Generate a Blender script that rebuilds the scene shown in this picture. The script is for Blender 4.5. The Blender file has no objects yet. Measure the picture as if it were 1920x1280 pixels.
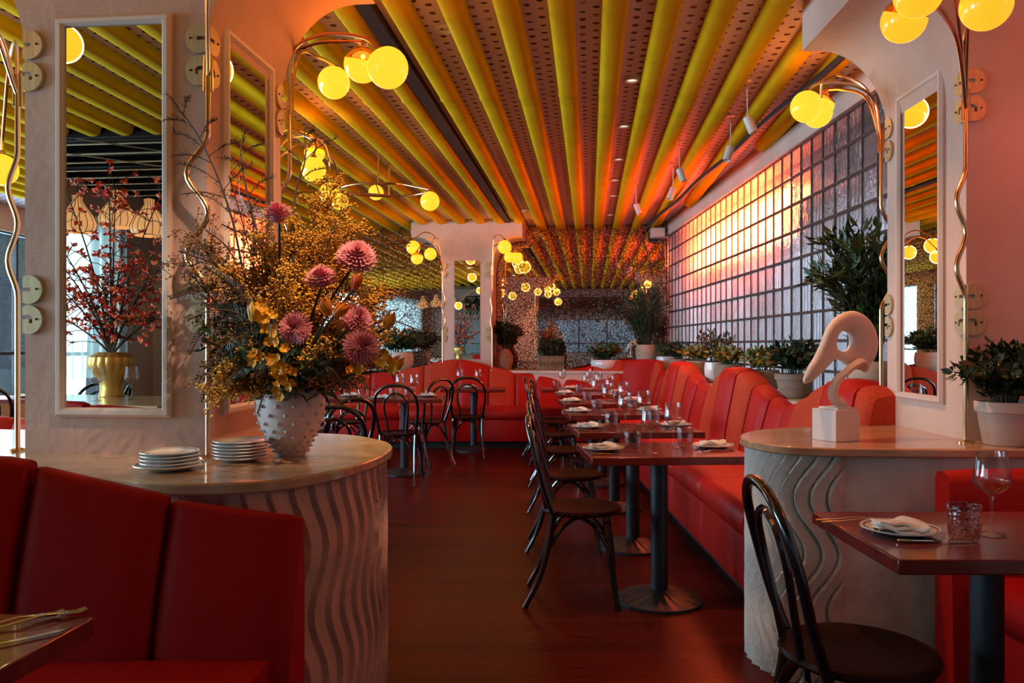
import bpy, math, random
from mathutils import Vector, Matrix
random.seed(7)
SC = bpy.context.scene
COL = SC.collection
PI = math.pi
F, H, HY = 1500.0, 1.27, 646.0
TH = math.atan(0.0967)            # the hall's axis against the camera axis
CT, ST = math.cos(TH), math.sin(TH)
def P(px, py, Y): return Vector(((px-960)*Y/F, Y, H-(py-HY)*Y/F))
def PZ(px, py, Z): return P(px, py, (H-Z)*F/(py-HY))
def RR(u, v, z=0.0): return Vector((u*CT+v*ST, -u*ST+v*CT, z))
def V(*a): return Vector(a)
def rnd(a, b): return random.uniform(a, b)

# ------------------------------------------------------------------ materials
class NT:
    def __init__(s, name):
        m = bpy.data.materials.new(name); m.use_nodes = True
        s.m = m; s.t = m.node_tree; s.n = s.t.nodes; s.n.clear()
        s.out = s.n.new('ShaderNodeOutputMaterial')
        s.tc = None
    def node(s, typ, **kw):
        nd = s.n.new(typ)
        for k, v in kw.items():
            if k in nd.inputs: nd.inputs[k].default_value = v
            else: setattr(nd, k, v)
        return nd
    def link(s, a, b): s.t.links.new(a, b)
    def coords(s, rot=0.0, scale=(1, 1, 1)):
        tc = s.node('ShaderNodeTexCoord'); mp = s.node('ShaderNodeMapping')
        mp.inputs['Rotation'].default_value = (0, 0, rot); mp.inputs['Scale'].default_value = scale
        s.link(tc.outputs['Object'], mp.inputs['Vector']); return mp.outputs['Vector']
    def math(s, op, a, b=0.0, c=0.0):
        nd = s.n.new('ShaderNodeMath'); nd.operation = op
        for i, x in enumerate((a, b, c)):
            if isinstance(x, (int, float)): nd.inputs[i].default_value = x
            else: s.link(x, nd.inputs[i])
        return nd.outputs[0]
    def mixc(s, f, a, b):
        nd = s.n.new('ShaderNodeMix'); nd.data_type = 'RGBA'
        for i, x in ((0, f), (6, a), (7, b)):
            if isinstance(x, (int, float)): nd.inputs[i].default_value = x
            elif isinstance(x, tuple): nd.inputs[i].default_value = (*x, 1) if len(x) == 3 else x
            else: s.link(x, nd.inputs[i])
        return nd.outputs[2]
def pbr(name, col, rough=0.5, metal=0.0, col2=None, nscale=6, stretch=(1, 1, 1), bump=0.0, bscale=40, coat=0.0,
        sheen=0.0, rot=0.0, spec=0.5, contrast=(0.35, 0.65)):
    n = NT(name); b = n.node('ShaderNodeBsdfPrincipled')
    b.inputs['Base Color'].default_value = (*col, 1); b.inputs['Roughness'].default_value = rough
    b.inputs['Metallic'].default_value = metal; b.inputs['Coat Weight'].default_value = coat
    b.inputs['Coat Roughness'].default_value = 0.06
    b.inputs['Sheen Weight'].default_value = sheen; b.inputs['Specular IOR Level'].default_value = spec
    if col2:
        v = n.coords(rot, stretch)
        t = n.node('ShaderNodeTexNoise', Scale=nscale, Detail=4.0); n.link(v, t.inputs['Vector'])
        r = n.node('ShaderNodeMapRange'); n.link(t.outputs['Fac'], r.inputs['Value'])
        r.inputs['From Min'].default_value = contrast[0]; r.inputs['From Max'].default_value = contrast[1]
        n.link(n.mixc(r.outputs[0], col, col2), b.inputs['Base Color'])
    if bump:
        v = n.coords(rot, stretch)
        t = n.node('ShaderNodeTexNoise', Scale=bscale, Detail=3.0); n.link(v, t.inputs['Vector'])
        bp = n.node('ShaderNodeBump', Strength=bump, Distance=0.01); n.link(t.outputs['Fac'], bp.inputs['Height'])
        n.link(bp.outputs[0], b.inputs['Normal'])
    n.link(b.outputs[0], n.out.inputs[0]); return n.m
def emis(name, col, st):
    n = NT(name); e = n.node('ShaderNodeEmission', Strength=st); e.inputs['Color'].default_value = (*col, 1)
    n.link(e.outputs[0], n.out.inputs[0]); return n.m
def opal(name, col, st):          # lit opal glass: glows, with a glossy skin
    n = NT(name); b = n.node('ShaderNodeBsdfPrincipled', Roughness=0.12)
    b.inputs['Base Color'].default_value = (0.35, 0.2, 0.03, 1)
    b.inputs['Emission Color'].default_value = (*col, 1); b.inputs['Emission Strength'].default_value = st
    n.link(b.outputs[0], n.out.inputs[0]); return n.m
def clear(name, tint, gl=0.12, rough=0.02, bump=0):   # thin clear glass: transmits straight through, reflects at grazing angles
    n = NT(name); tr = n.node('ShaderNodeBsdfTransparent')
    g = n.node('ShaderNodeBsdfGlossy', Roughness=rough); g.inputs[0].default_value = (1, 1, 1, 1)
    fr = n.node('ShaderNodeLayerWeight', Blend=0.5)
    f = n.math('ADD', n.math('MULTIPLY', n.math('POWER', fr.outputs['Facing'], 3.5), 0.7), gl)
    f = n.math('MINIMUM', f, 1.0)
    n.link(n.mixc(n.math('POWER', fr.outputs['Facing'], 2.5), tint, tuple(c*0.45 for c in tint)), tr.inputs[0])
    mx = n.node('ShaderNodeMixShader'); n.link(f, mx.inputs[0]); n.link(tr.outputs[0], mx.inputs[1]); n.link(g.outputs[0], mx.inputs[2])
    if bump:
        v = n.coords(); t = n.node('ShaderNodeTexVoronoi', Scale=bump); n.link(v, t.inputs['Vector'])
        bp = n.node('ShaderNodeBump', Strength=0.5, Distance=0.003); n.link(t.outputs['Distance'], bp.inputs['Height'])
        n.link(bp.outputs[0], g.inputs['Normal']); 
        mr = n.node('ShaderNodeMapRange'); n.link(t.outputs['Distance'], mr.inputs['Value'])
        mr.inputs['From Max'].default_value = 0.6
        n.link(n.mixc(mr.outputs[0], tuple(min(1, c*1.1) for c in tint), tuple(c*0.80 for c in tint)), tr.inputs[0])
    n.link(mx.outputs[0], n.out.inputs[0]); return n.m

M = {}
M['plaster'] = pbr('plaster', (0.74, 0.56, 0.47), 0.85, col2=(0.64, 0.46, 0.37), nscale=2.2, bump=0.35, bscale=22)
M['plaster_white'] = pbr('plaster_white', (0.80, 0.76, 0.70), 0.8, col2=(0.66, 0.62, 0.56), nscale=9, bump=0.5, bscale=30)
M['plaster_pink'] = pbr('plaster_pink', (0.74, 0.40, 0.31), 0.8, col2=(0.54, 0.33, 0.27), nscale=7, bump=0.5, bscale=45)
M['frame'] = pbr('painted_frame', (0.72, 0.58, 0.50), 0.5, col2=(0.6, 0.40, 0.22), nscale=3, contrast=(0.55, 0.8))
M['stone'] = pbr('travertine', (0.64, 0.41, 0.25), 0.16, col2=(0.46, 0.27, 0.15), nscale=3, stretch=(1.2, 7, 7), coat=0.3)
M['brass'] = pbr('brass', (0.80, 0.46, 0.24), 0.22, metal=1.0)
M['brass_pale'] = pbr('brushed_brass_plate', (0.62, 0.47, 0.26), 0.45, metal=0.4, col2=(0.50, 0.36, 0.18), nscale=4, stretch=(30, 30, 2))
M['red'] = pbr('red_leather', (0.46, 0.009, 0.006), 0.5, bump=0.08, bscale=160, spec=0.25)
M['red_shaded'] = pbr('shaded_red_leather', (0.36, 0.003, 0.003), 0.55, bump=0.06, bscale=160, spec=0.15)  # same red leather as the other benches, with shade darkened into the colour
M['coral'] = pbr('coral_fabric', (0.54, 0.060, 0.024), 0.8, col2=(0.46, 0.045, 0.018), nscale=60, spec=0.2, bump=0.12, bscale=300)
M['piping'] = pbr('seam', (0.12, 0.004, 0.004), 0.6)
M['black'] = pbr('black_lacquer', (0.006, 0.006, 0.008), 0.14, spec=0.8, coat=0.4)
M['iron'] = pbr('black_iron', (0.014, 0.017, 0.022), 0.45, bump=0.05, bscale=200)
M['seat'] = pbr('chair_seat_wood', (0.020, 0.0035, 0.0025), 0.4, col2=(0.034, 0.006, 0.004), nscale=5, stretch=(1, 12, 1), spec=0.08)
M['tabletop'] = pbr('lacquered_red_wood', (0.12, 0.008, 0.004), 0.3, col2=(0.19, 0.014, 0.007), nscale=2.5, stretch=(1.5, 14, 1), coat=0.6, spec=0.3)
M['toe'] = pbr('toe_kick', (0.012, 0.008, 0.008), 0.7)
M['white'] = pbr('glazed_white', (0.80, 0.76, 0.72), 0.2, coat=0.4)
M['rim'] = pbr('plate_rim_line', (0.14, 0.05, 0.04), 0.3)
M['napkin'] = pbr('linen', (0.84, 0.78, 0.72), 0.9, bump=0.1, bscale=300)
M['steel'] = pbr('cutlery_steel', (0.75, 0.72, 0.70), 0.12, metal=1.0)
M['marble'] = pbr('white_marble', (0.82, 0.78, 0.75), 0.45, col2=(0.76, 0.70, 0.66), nscale=5)
M['marble_rough'] = pbr('carved_pale_stone', (0.84, 0.74, 0.66), 0.6, col2=(0.78, 0.66, 0.56), nscale=12, bump=0.15, bscale=120)
M['pot'] = pbr('sandy_clay', (0.55, 0.43, 0.32), 0.75, col2=(0.46, 0.35, 0.25), nscale=6, stretch=(1, 1, 5), bump=0.25, bscale=50)
M['pot_white'] = pbr('pale_clay', (0.72, 0.66, 0.58), 0.6, col2=(0.62, 0.54, 0.46), nscale=5, stretch=(1, 1, 4))
M['pot_brown'] = pbr('brown_clay', (0.36, 0.24, 0.17), 0.7, col2=(0.28, 0.18, 0.12), nscale=5, stretch=(1, 1, 6), bump=0.2, bscale=60)
M['pot_green'] = pbr('mossy_stone', (0.24, 0.20, 0.12), 0.85, bump=0.8, bscale=25, col2=(0.16, 0.13, 0.07))
M['soil'] = pbr('soil', (0.03, 0.02, 0.014), 0.95, bump=0.5, bscale=60)
M['leaf'] = pbr('leaf_green', (0.070, 0.125, 0.032), 0.42, col2=(0.030, 0.062, 0.018), nscale=9)
M['leaf_dark'] = pbr('leaf_dark_green', (0.040, 0.078, 0.028), 0.4, col2=(0.016, 0.036, 0.014), nscale=9)
M['leaf_gold'] = pbr('leaf_yellow_green', (0.34, 0.26, 0.035), 0.4, col2=(0.09, 0.14, 0.03), nscale=11)
M['leaf_blue'] = pbr('leaf_blue_green', (0.055, 0.120, 0.055), 0.5, col2=(0.03, 0.07, 0.035), nscale=12)
M['stem'] = pbr('green_stem', (0.035, 0.040, 0.014), 0.6)
M['twig'] = pbr('brown_twig', (0.060, 0.026, 0.014), 0.7)
M['frond'] = pbr('dark_frond', (0.040, 0.036, 0.014), 0.6, col2=(0.020, 0.022, 0.010), nscale=20)
M['mimosa'] = pbr('mustard_buds', (0.80, 0.42, 0.022), 0.7, col2=(0.50, 0.20, 0.016), nscale=14)
M['rust'] = pbr('rust_buds', (0.40, 0.15, 0.018), 0.7, col2=(0.20, 0.07, 0.012), nscale=14)
M['mum'] = pbr('mauve_petals', (0.78, 0.27, 0.27), 0.6, col2=(0.55, 0.11, 0.14), nscale=14, sheen=0.2)
M['tulip_y'] = pbr('yellow_tulip', (0.80, 0.32, 0.015), 0.4, col2=(0.75, 0.42, 0.04), nscale=8)
M['tulip_o'] = pbr('orange_tulip', (0.78, 0.16, 0.010), 0.4, col2=(0.80, 0.26, 0.02), nscale=8)
M['tulip_r'] = pbr('red_orange_tulip', (0.68, 0.06, 0.008), 0.4, col2=(0.72, 0.10, 0.01), nscale=8)
M['orchid'] = pbr('yellow_orchid', (0.88, 0.44, 0.010), 0.5, col2=(0.80, 0.30, 0.008), nscale=20)
M['wax'] = pbr('coral_blossom', (0.90, 0.22, 0.06), 0.5, col2=(0.75, 0.05, 0.04), nscale=8)
M['gold'] = pbr('gold_leafed_clay', (0.62, 0.38, 0.10), 0.35, metal=0.6, bump=0.3, bscale=30)
M['spiky'] = pbr('matte_white_ceramic', (0.74, 0.62, 0.58), 0.6, col2=(0.66, 0.52, 0.48), nscale=6)
M['velvet'] = pbr('yellow_velvet', (0.78, 0.47, 0.006), 0.9, col2=(0.68, 0.40, 0.005), nscale=5, spec=0.1)
M['white_metal'] = pbr('white_metal', (0.70, 0.66, 0.63), 0.4)
M['white_box'] = pbr('grey_white_plastic', (0.60, 0.60, 0.58), 0.5)
M['bulb'] = emis('bulb_filament', (1.0, 0.55, 0.16), 14.0)
M['opal'] = opal('lit_opal_glass', (1.0, 0.50, 0.022), 1.25)
M['opal_deep'] = opal('lit_amber_opal_glass', (1.0, 0.36, 0.012), 1.25)
M['amber'] = clear('amber_clear_glass', (0.92, 0.50, 0.12), 0.06)
M['glass'] = clear('drinking_glass', (0.97, 0.95, 0.95), 0.05)
M['tumbler'] = clear('textured_rose_glass', (1.0, 0.84, 0.82), 0.05, 0.08, bump=110)
M['lantern'] = opal('lantern_paper', (1.0, 0.50, 0.20), 0.62)
M['dark_wood'] = pbr('dark_beam_wood', (0.010, 0.005, 0.004), 0.6, spec=0.1)
M['gold_line'] = pbr('gold_string', (0.7, 0.5, 0.28), 0.3, metal=0.4)
M['down'] = emis('downlight_lens', (1.0, 0.62, 0.45), 1.6)

def mirror_mat():
    n = NT('mirror'); g = n.node('ShaderNodeBsdfGlossy', Roughness=0.0); g.inputs[0].default_value = (0.86, 0.83, 0.78, 1)
    n.link(g.outputs[0], n.out.inputs[0]); return n.m
M['mirror'] = mirror_mat()
def etched():
    n = NT('patterned_mirror'); v = n.coords()
    nz = n.node('ShaderNodeTexNoise', Scale=7.0, Detail=2.0); n.link(v, nz.inputs['Vector'])
    ad = n.node('ShaderNodeVectorMath', operation='MULTIPLY_ADD'); n.link(nz.outputs['Color'], ad.inputs[0])
    ad.inputs[1].default_value = (0.09, 0.09, 0.09); n.link(v, ad.inputs[2])
    vo = n.node('ShaderNodeTexVoronoi', feature='DISTANCE_TO_EDGE', Scale=27.0); n.link(ad.outputs[0], vo.inputs['Vector'])
    edge = n.math('LESS_THAN', vo.outputs['Distance'], 0.105)
    v2 = n.node('ShaderNodeTexVoronoi', Scale=27.0); n.link(ad.outputs[0], v2.inputs['Vector'])
    dot = n.math('LESS_THAN', v2.outputs['Distance'], 0.17)
    g = n.node('ShaderNodeBsdfGlossy', Roughness=0.02); g.inputs[0].default_value = (0.92, 0.84, 0.80, 1)
    d = n.node('ShaderNodeBsdfDiffuse'); n.link(n.mixc(dot, (0.085, 0.018, 0.012), (0.78, 0.44, 0.32)), d.inputs[0])
    f = n.math('MAXIMUM', edge, dot)
    f = n.math('MULTIPLY', f, 0.8)
    mx = n.node('ShaderNodeMixShader'); n.link(f, mx.inputs[0]); n.link(g.outputs[0], mx.inputs[1]); n.link(d.outputs[0], mx.inputs[2])
    n.link(mx.outputs[0], n.out.inputs[0]); return n.m
M['etched'] = etched()
def ceiling_mat():
    n = NT('printed_ceiling_fabric'); v = n.coords(TH)
    sx = n.node('ShaderNodeSeparateXYZ'); n.link(v, sx.inputs[0])
    X, Y = sx.outputs['X'], sx.outputs['Y']
    cx, cy = 0.068, 0.10
    a = n.math('DIVIDE', X, cx); ia = n.math('FLOOR', a)
    off = n.math('MULTIPLY', n.math('MODULO', n.math('ADD', ia, 400.0), 2.0), 0.5)
    b = n.math('ADD', n.math('DIVIDE', Y, cy), off); ib = n.math('FLOOR', b)
    fa = n.math('SUBTRACT', n.math('SUBTRACT', a, ia), 0.5); fb = n.math('SUBTRACT', n.math('SUBTRACT', b, ib), 0.5)
    cb = n.node('ShaderNodeCombineXYZ'); n.link(ia, cb.inputs[0]); n.link(ib, cb.inputs[1])
    wn = n.node('ShaderNodeTexWhiteNoise', noise_dimensions='2D'); n.link(cb.outputs[0], wn.inputs['Vector'])
    # small half-moon and lens marks
    e = n.math('ADD', n.math('POWER', n.math('ABSOLUTE', n.math('DIVIDE', fa, 0.25)), 2.0), n.math('POWER', n.math('ABSOLUTE', n.math('DIVIDE', fb, 0.20)), 2.0))
    ins = n.math('LESS_THAN', e, 1.0)
    half = n.math('GREATER_THAN', fb, n.math('MULTIPLY', wn.outputs['Value'], -0.24))
    nz = n.node('ShaderNodeTexNoise', Scale=160.0, Detail=1.0); n.link(v, nz.inputs['Vector'])
    brk = n.math('GREATER_THAN', nz.outputs['Fac'], n.math('MULTIPLY', wn.outputs['Value'], 0.5))
    mk = n.math('MULTIPLY', n.math('MULTIPLY', ins, half), brk)
    ink = n.mixc(wn.outputs['Value'], (0.035, 0.022, 0.022), (0.20, 0.025, 0.022))
    b_ = n.node('ShaderNodeBsdfPrincipled', Roughness=0.85)
    n.link(n.mixc(mk, (0.80, 0.64, 0.67), ink), b_.inputs['Base Color'])
    n.link(b_.outputs[0], n.out.inputs[0]); return n.m
M['ceiling'] = ceiling_mat()
def floor_mat():
    n = NT('dark_red_plank_floor'); v = n.coords()
    br = n.node('ShaderNodeTexBrick', Scale=1.0); n.link(v, br.inputs['Vector'])
    br.inputs['Brick Width'].default_value = 1.5; br.inputs['Row Height'].default_value = 0.085; br.inputs['Mortar Size'].default_value = 0.0018
    br.inputs['Color1'].default_value = (0.040, 0.0036, 0.0022, 1); br.inputs['Color2'].default_value = (0.082, 0.0075, 0.0036, 1)
    br.inputs['Mortar'].default_value = (0.008, 0.003, 0.002, 1)
    v2 = n.coords(0, (3, 60, 1)); nz = n.node('ShaderNodeTexNoise', Scale=1.6, Detail=5.0); n.link(v2, nz.inputs['Vector'])
    c = n.mixc(nz.outputs['Fac'], (0.35, 0.30, 0.30), (1.7, 1.6, 1.5))
    mu = n.node('ShaderNodeMix', data_type='RGBA', blend_type='MULTIPLY'); mu.inputs[0].default_value = 1.0
    n.link(br.outputs['Color'], mu.inputs[6]); n.link(c, mu.inputs[7])
    b = n.node('ShaderNodeBsdfPrincipled'); b.inputs['Specular IOR Level'].default_value = 0.08; b.inputs['Specular Tint'].default_value = (1.0, 0.32, 0.22, 1); n.link(mu.outputs[2], b.inputs['Base Color'])
    r = n.node('ShaderNodeMapRange'); n.link(nz.outputs['Fac'], r.inputs['Value']); r.inputs['To Min'].default_value = 0.22; r.inputs['To Max'].default_value = 0.42
    n.link(r.outputs[0], b.inputs['Roughness'])
    bp = n.node('ShaderNodeBump', Strength=0.25, Distance=0.004); n.link(nz.outputs['Fac'], bp.inputs['Height']); n.link(bp.outputs[0], b.inputs['Normal'])
    n.link(b.outputs[0], n.out.inputs[0]); return n.m
M['floor'] = floor_mat()
def block_mat(name, freq, amp, tint, haze=0.16):     # one pressed-glass block pattern; flutes run up the block
    n = NT(name); v = n.coords(); sx = n.node('ShaderNodeSeparateXYZ'); n.link(v, sx.inputs[0])
    w = n.math('SINE', n.math('MULTIPLY', sx.outputs['Y'], freq))
    v2 = n.coords(0, (1, 1, 0.5)); nz = n.node('ShaderNodeTexNoise', Scale=16.0, Detail=3.0, Distortion=1.5); n.link(v2, nz.inputs['Vector'])
    t = n.math('ADD', n.math('MULTIPLY', w, amp), n.math('MULTIPLY', n.math('SUBTRACT', nz.outputs['Fac'], 0.5), 2.6))
    # each cast block has its own tone
    cb = n.node('ShaderNodeCombineXYZ'); n.link(n.math('FLOOR', n.math('DIVIDE', n.math('SUBTRACT', sx.outputs['Y'], 4.02), 0.2055)), cb.inputs[0])
    n.link(n.math('FLOOR', n.math('DIVIDE', n.math('SUBTRACT', sx.outputs['Z'], 0.885), 0.2055)), cb.inputs[1])
    wn = n.node('ShaderNodeTexWhiteNoise', noise_dimensions='2D'); n.link(cb.outputs[0], wn.inputs['Vector'])
    mr = n.node('ShaderNodeMapRange'); n.link(t, mr.inputs['Value']); mr.inputs['From Min'].default_value = -0.9; mr.inputs['From Max'].default_value = 0.9
    c1 = n.mixc(wn.outputs['Value'], tuple(c*0.55 for c in tint), tint)
    mu = n.node('ShaderNodeMix', data_type='RGBA', blend_type='MULTIPLY'); mu.inputs[0].default_value = 1.0
    n.link(c1, mu.inputs[6]); n.link(n.mixc(mr.outputs[0], (0.42, 0.38, 0.36), (1, 1, 1)), mu.inputs[7]); col = mu.outputs[2]
    bp = n.node('ShaderNodeBump', Strength=1.0, Distance=0.03); n.link(t, bp.inputs['Height'])
    tr = n.node('ShaderNodeBsdfTransparent'); n.link(col, tr.inputs[0])
    rf = n.node('ShaderNodeBsdfRefraction', Roughness=0.17, IOR=1.12); n.link(col, rf.inputs['Color']); n.link(bp.outputs[0], rf.inputs['Normal'])
    g = n.node('ShaderNodeBsdfGlossy', Roughness=0.10); g.inputs[0].default_value = (0.9, 0.88, 0.86, 1); n.link(bp.outputs[0], g.inputs['Normal'])
    d = n.node('ShaderNodeBsdfTranslucent'); d.inputs[0].default_value = (0.75, 0.72, 0.70, 1)
    def mix(f, a, b):
        m_ = n.node('ShaderNodeMixShader'); m_.inputs[0].default_value = f; n.link(a.outputs[0], m_.inputs[1]); n.link(b.outputs[0], m_.inputs[2]); return m_
    m2 = mix(0.12, mix(haze, mix(0.74, tr, rf), d), g)
    n.link(m2.outputs[0], n.out.inputs[0]); return n.m
BLK = [block_mat('glass_block_clear', 31.0, 0.15, (0.92, 0.92, 0.92)), block_mat('glass_block_fluted', 330.0, 0.75, (0.90, 0.88, 0.86)),
       block_mat('glass_block_streaked', 110.0, 1.0, (1.0, 1.0, 1.0)), block_mat('glass_block_smoky', 31.0, 0.2, (0.62, 0.58, 0.56))]
M['mortar'] = pbr('dark_mortar', (0.075, 0.040, 0.032), 0.7)
def curtain_mat():
    n = NT('sheer_curtain'); v = n.coords(); t = n.node('ShaderNodeTexNoise', Scale=1.0, Detail=2.0)
    mp = n.coords(0, (60, 60, 0.4)); n.link(mp, t.inputs['Vector'])
    tl = n.node('ShaderNodeBsdfTranslucent'); n.link(n.mixc(t.outputs['Fac'], (0.45, 0.5, 0.46), (0.95, 0.98, 0.92)), tl.inputs[0])
    tr = n.node('ShaderNodeBsdfTransparent'); tr.inputs[0].default_value = (0.95, 1, 0.97, 1)
    mx = n.node('ShaderNodeMixShader'); mx.inputs[0].default_value = 0.45; n.link(tl.outputs[0], mx.inputs[1]); n.link(tr.outputs[0], mx.inputs[2])
    n.link(mx.outputs[0], n.out.inputs[0]); return n.m
M['curtain'] = curtain_mat()
M['canopy'] = pbr('canopy_underside', (0.46, 0.30, 0.27), 0.9, col2=(0.36, 0.22, 0.19), nscale=1.5)
M['pavement'] = pbr('pavement', (0.80, 0.81, 0.83), 0.9)

# ------------------------------------------------------------------ mesh helpers
class MB:
    def __init__(s): s.v = []; s.f = []; s.mi = []
    def add(s, vs, fs, mi=0):
        o = len(s.v); s.v += [Vector(x) for x in vs]; s.f += [tuple(i+o for i in f) for f in fs]; s.mi += [mi]*len(fs); return s
    def box(s, x0, x1, y0, y1, z0, z1, mi=0):
        vs = [(x0,y0,z0),(x1,y0,z0),(x1,y1,z0),(x0,y1,z0),(x0,y0,z1),(x1,y0,z1),(x1,y1,z1),(x0,y1,z1)]
        return s.add(vs, [(3,2,1,0),(4,5,6,7),(0,1,5,4),(1,2,6,5),(2,3,7,6),(3,0,4,7)], mi)
    def prism(s, poly, z0, z1, axis='z', mi=0):    # poly counter-clockwise
        k = len(poly)
        def m(a, b, c): return {'z': (a, b, c), 'y': (a, c, b), 'x': (c, a, b)}[axis]
        vs = [m(a, b, z0) for a, b in poly]+[m(a, b, z1) for a, b in poly]
        fs = [tuple(range(k-1, -1, -1)), tuple(range(k, 2*k))]+[(i, (i+1) % k, k+(i+1) % k, k+i) for i in range(k)]
        if axis == 'y': fs = [tuple(reversed(f)) for f in fs]
        return s.add(vs, fs, mi)
    def lathe(s, prof, n=24, c=(0, 0, 0), cap=True, mi=0, ax=None):
        c = Vector(c); rot = Matrix.Identity(3)
        if ax is not None: rot = Vector((0, 0, 1)).rotation_difference(Vector(ax).normalized()).to_matrix()
        vs = []; fs = []
        for r, z in prof:
            for i in range(n):
                a = 2*PI*i/n; vs.append(c+rot@Vector((r*math.cos(a), r*math.sin(a), z)))
        for j in range(len(prof)-1):
            for i in range(n):
                k = (i+1) % n; fs.append((j*n+i, j*n+k, (j+1)*n+k, (j+1)*n+i))
        if cap:
            if prof[0][0] > 1e-5: fs.append(tuple(range(n-1, -1, -1)))
            if prof[-1][0] > 1e-5: fs.append(tuple(range((len(prof)-1)*n, len(prof)*n)))
        return s.add(vs, fs, mi)
    def tube(s, pts, r, n=8, closed=False, mi=0, flat=1.0):
        pts = [Vector(p) for p in pts]; k = len(pts)
        rs = r if isinstance(r, (list, tuple)) else [r]*k
        t0 = (pts[1]-pts[0]).normalized(); up = Vector((0, 0, 1)) if abs(t0.z) < 0.9 else Vector((1, 0, 0))
        nrm = t0.cross(up).normalized(); vs = []; prev = t0
        for i, p in enumerate(pts):
            if closed: t = (pts[(i+1) % k]-pts[i-1]).normalized()
            else: t = (pts[min(i+1, k-1)]-pts[max(i-1, 0)]).normalized()
            q = prev.rotation_difference(t); nrm = (q@nrm).normalized(); prev = t; b = t.cross(nrm)
            for j in range(n):
                a = 2*PI*j/n; vs.append(p+rs[i]*(math.cos(a)*nrm+flat*math.sin(a)*b))
        fs = []
        for i in range(k if closed else k-1):
            i2 = (i+1) % k
            for j in range(n):
                j2 = (j+1) % n; fs.append((i*n+j, i*n+j2, i2*n+j2, i2*n+j))
        if not closed: fs += [tuple(range(n-1, -1, -1)), tuple(range((k-1)*n, k*n))]
        return s.add(vs, fs, mi)
    def grid(s, fn, nu, nv, mi=0, close_u=False):
        vs = [fn(i/nu, j/nv) for j in range(nv+1) for i in range(nu+1)]; w = nu+1
        return s.add(vs, [(j*w+i, j*w+i+1, (j+1)*w+i+1, (j+1)*w+i) for j in range(nv) for i in range(nu)], mi)
    def sphere(s, c, r, nu=16, nv=10, mi=0):
        pr = [(r*math.sin(PI*j/nv), -r*math.cos(PI*j/nv)) for j in range(nv+1)]
        pr[0] = (1e-6, -r); pr[-1] = (1e-6, r)
        return s.lathe(pr, nu, c, False, mi)
    def octa(s, c, r, mi=0):
        c = Vector(c); return s.add([c+Vector(d)*r for d in ((1,0,0),(-1,0,0),(0,1,0),(0,-1,0),(0,0,1),(0,0,-1))],
            [(0,2,4),(2,1,4),(1,3,4),(3,0,4),(2,0,5),(1,2,5),(3,1,5),(0,3,5)], mi)
    def leaf(s, p, d, side, L, W, bend=0.25, mi=0):
        d = d.normalized(); side = (side-d*side.dot(d)); side = side.normalized() if side.length > 1e-4 else d.orthogonal().normalized()
        up = side.cross(d); m1 = p+d*L*0.35-up*L*bend*0.1; m2 = p+d*L*0.7-up*L*bend*0.45; e = p+d*L-up*L*bend
        vs = [p, m1+side*W*0.5+up*W*0.12, m1-side*W*0.5+up*W*0.12, m2+side*W*0.42+up*W*0.1, m2-side*W*0.42+up*W*0.1, e, m1, m2]
        return s.add(vs, [(0,6,1),(0,2,6),(6,7,3,1),(6,2,4,7),(7,5,3),(7,4,5)], mi)
    def build(s, name, mat, parent=None, smooth=True, angle=38, loc=None, rz=0.0, bevel=0.0, w=False, at=None):
        me = bpy.data.meshes.new(name)
        vs = s.v
        base = Vector((0, 0, 0)); q = parent
        if w:                                   # vertices were given in the hall's own coordinates
            while q is not None: base = base+q.location; q = q.parent
        if at is not None: base = base+Vector(at); loc = Vector(at)
        if base.length: vs = [v-base for v in vs]
        me.from_pydata([tuple(v) for v in vs], [], s.f)
        for m_ in (mat if isinstance(mat, (list, tuple)) else [mat]): me.materials.append(m_)
        if any(s.mi): me.polygons.foreach_set('material_index', s.mi)
        if smooth:
            me.polygons.foreach_set('use_smooth', [True]*len(me.polygons))
            me.set_sharp_from_angle(angle=math.radians(angle))
        me.update(); o = bpy.data.objects.new(name, me); COL.objects.link(o)
        if parent is not None: o.parent = parent
        if loc is not None: o.location = loc
        o.rotation_euler.z = rz
        if bevel:
            b = o.modifiers.new('bevel', 'BEVEL'); b.width = bevel; b.segments = 2; b.limit_method = 'ANGLE'; b.angle_limit = 0.6
        return o
def spl(pts, n=6, closed=False):
    pts = [Vector(p) for p in pts]; out = []; k = len(pts)
    rng = range(k) if closed else range(k-1)
    for i in rng:
        if closed: a, b, c, d = pts[i-1], pts[i], pts[(i+1) % k], pts[(i+2) % k]
        else:
            b, c = pts[i], pts[i+1]; a = pts[i-1] if i > 0 else b*2-c; d = pts[i+2] if i < k-2 else c*2-b
        for j in range(n):
            t = j/n; out.append(0.5*((2*b)+(c-a)*t+(2*a-5*b+4*c-d)*t*t+(3*b-a-3*c+d)*t**3))
    if not closed: out.append(pts[-1])
    return out
def thing(name, label, cat, loc=(0, 0, 0), rz=0.0, group=None):
    o = bpy.data.objects.new(name, None); COL.objects.link(o); o.empty_display_size = 0.1
    o.location = loc; o.rotation_euler = (0, 0, rz); o['label'] = label; o['category'] = cat
    if group: o['group'] = group
    return o
def tag(o, label, cat, group=None, kind=None):
    o['label'] = label; o['category'] = cat
    if group: o['group'] = group
    if kind: o['kind'] = kind
    return o
def struct(o): o['kind'] = 'structure'; return o
def dup(root, loc, rz=0.0, label=None, group=None, scale=None):
    r = root.copy(); COL.objects.link(r); r.location = loc; r.rotation_euler = (0, 0, rz)
    if label: r['label'] = label
    if group: r['group'] = group
    if scale: r.scale = (scale, scale, scale)
    for ch in list(root.children):
        c = ch.copy(); COL.objects.link(c); c.parent = r
        for g in ch.children:
            d = g.copy(); COL.objects.link(d); d.parent = c
    return r
M['facade'] = pbr('facade', (0.30, 0.38, 0.42), 0.9)
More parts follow.
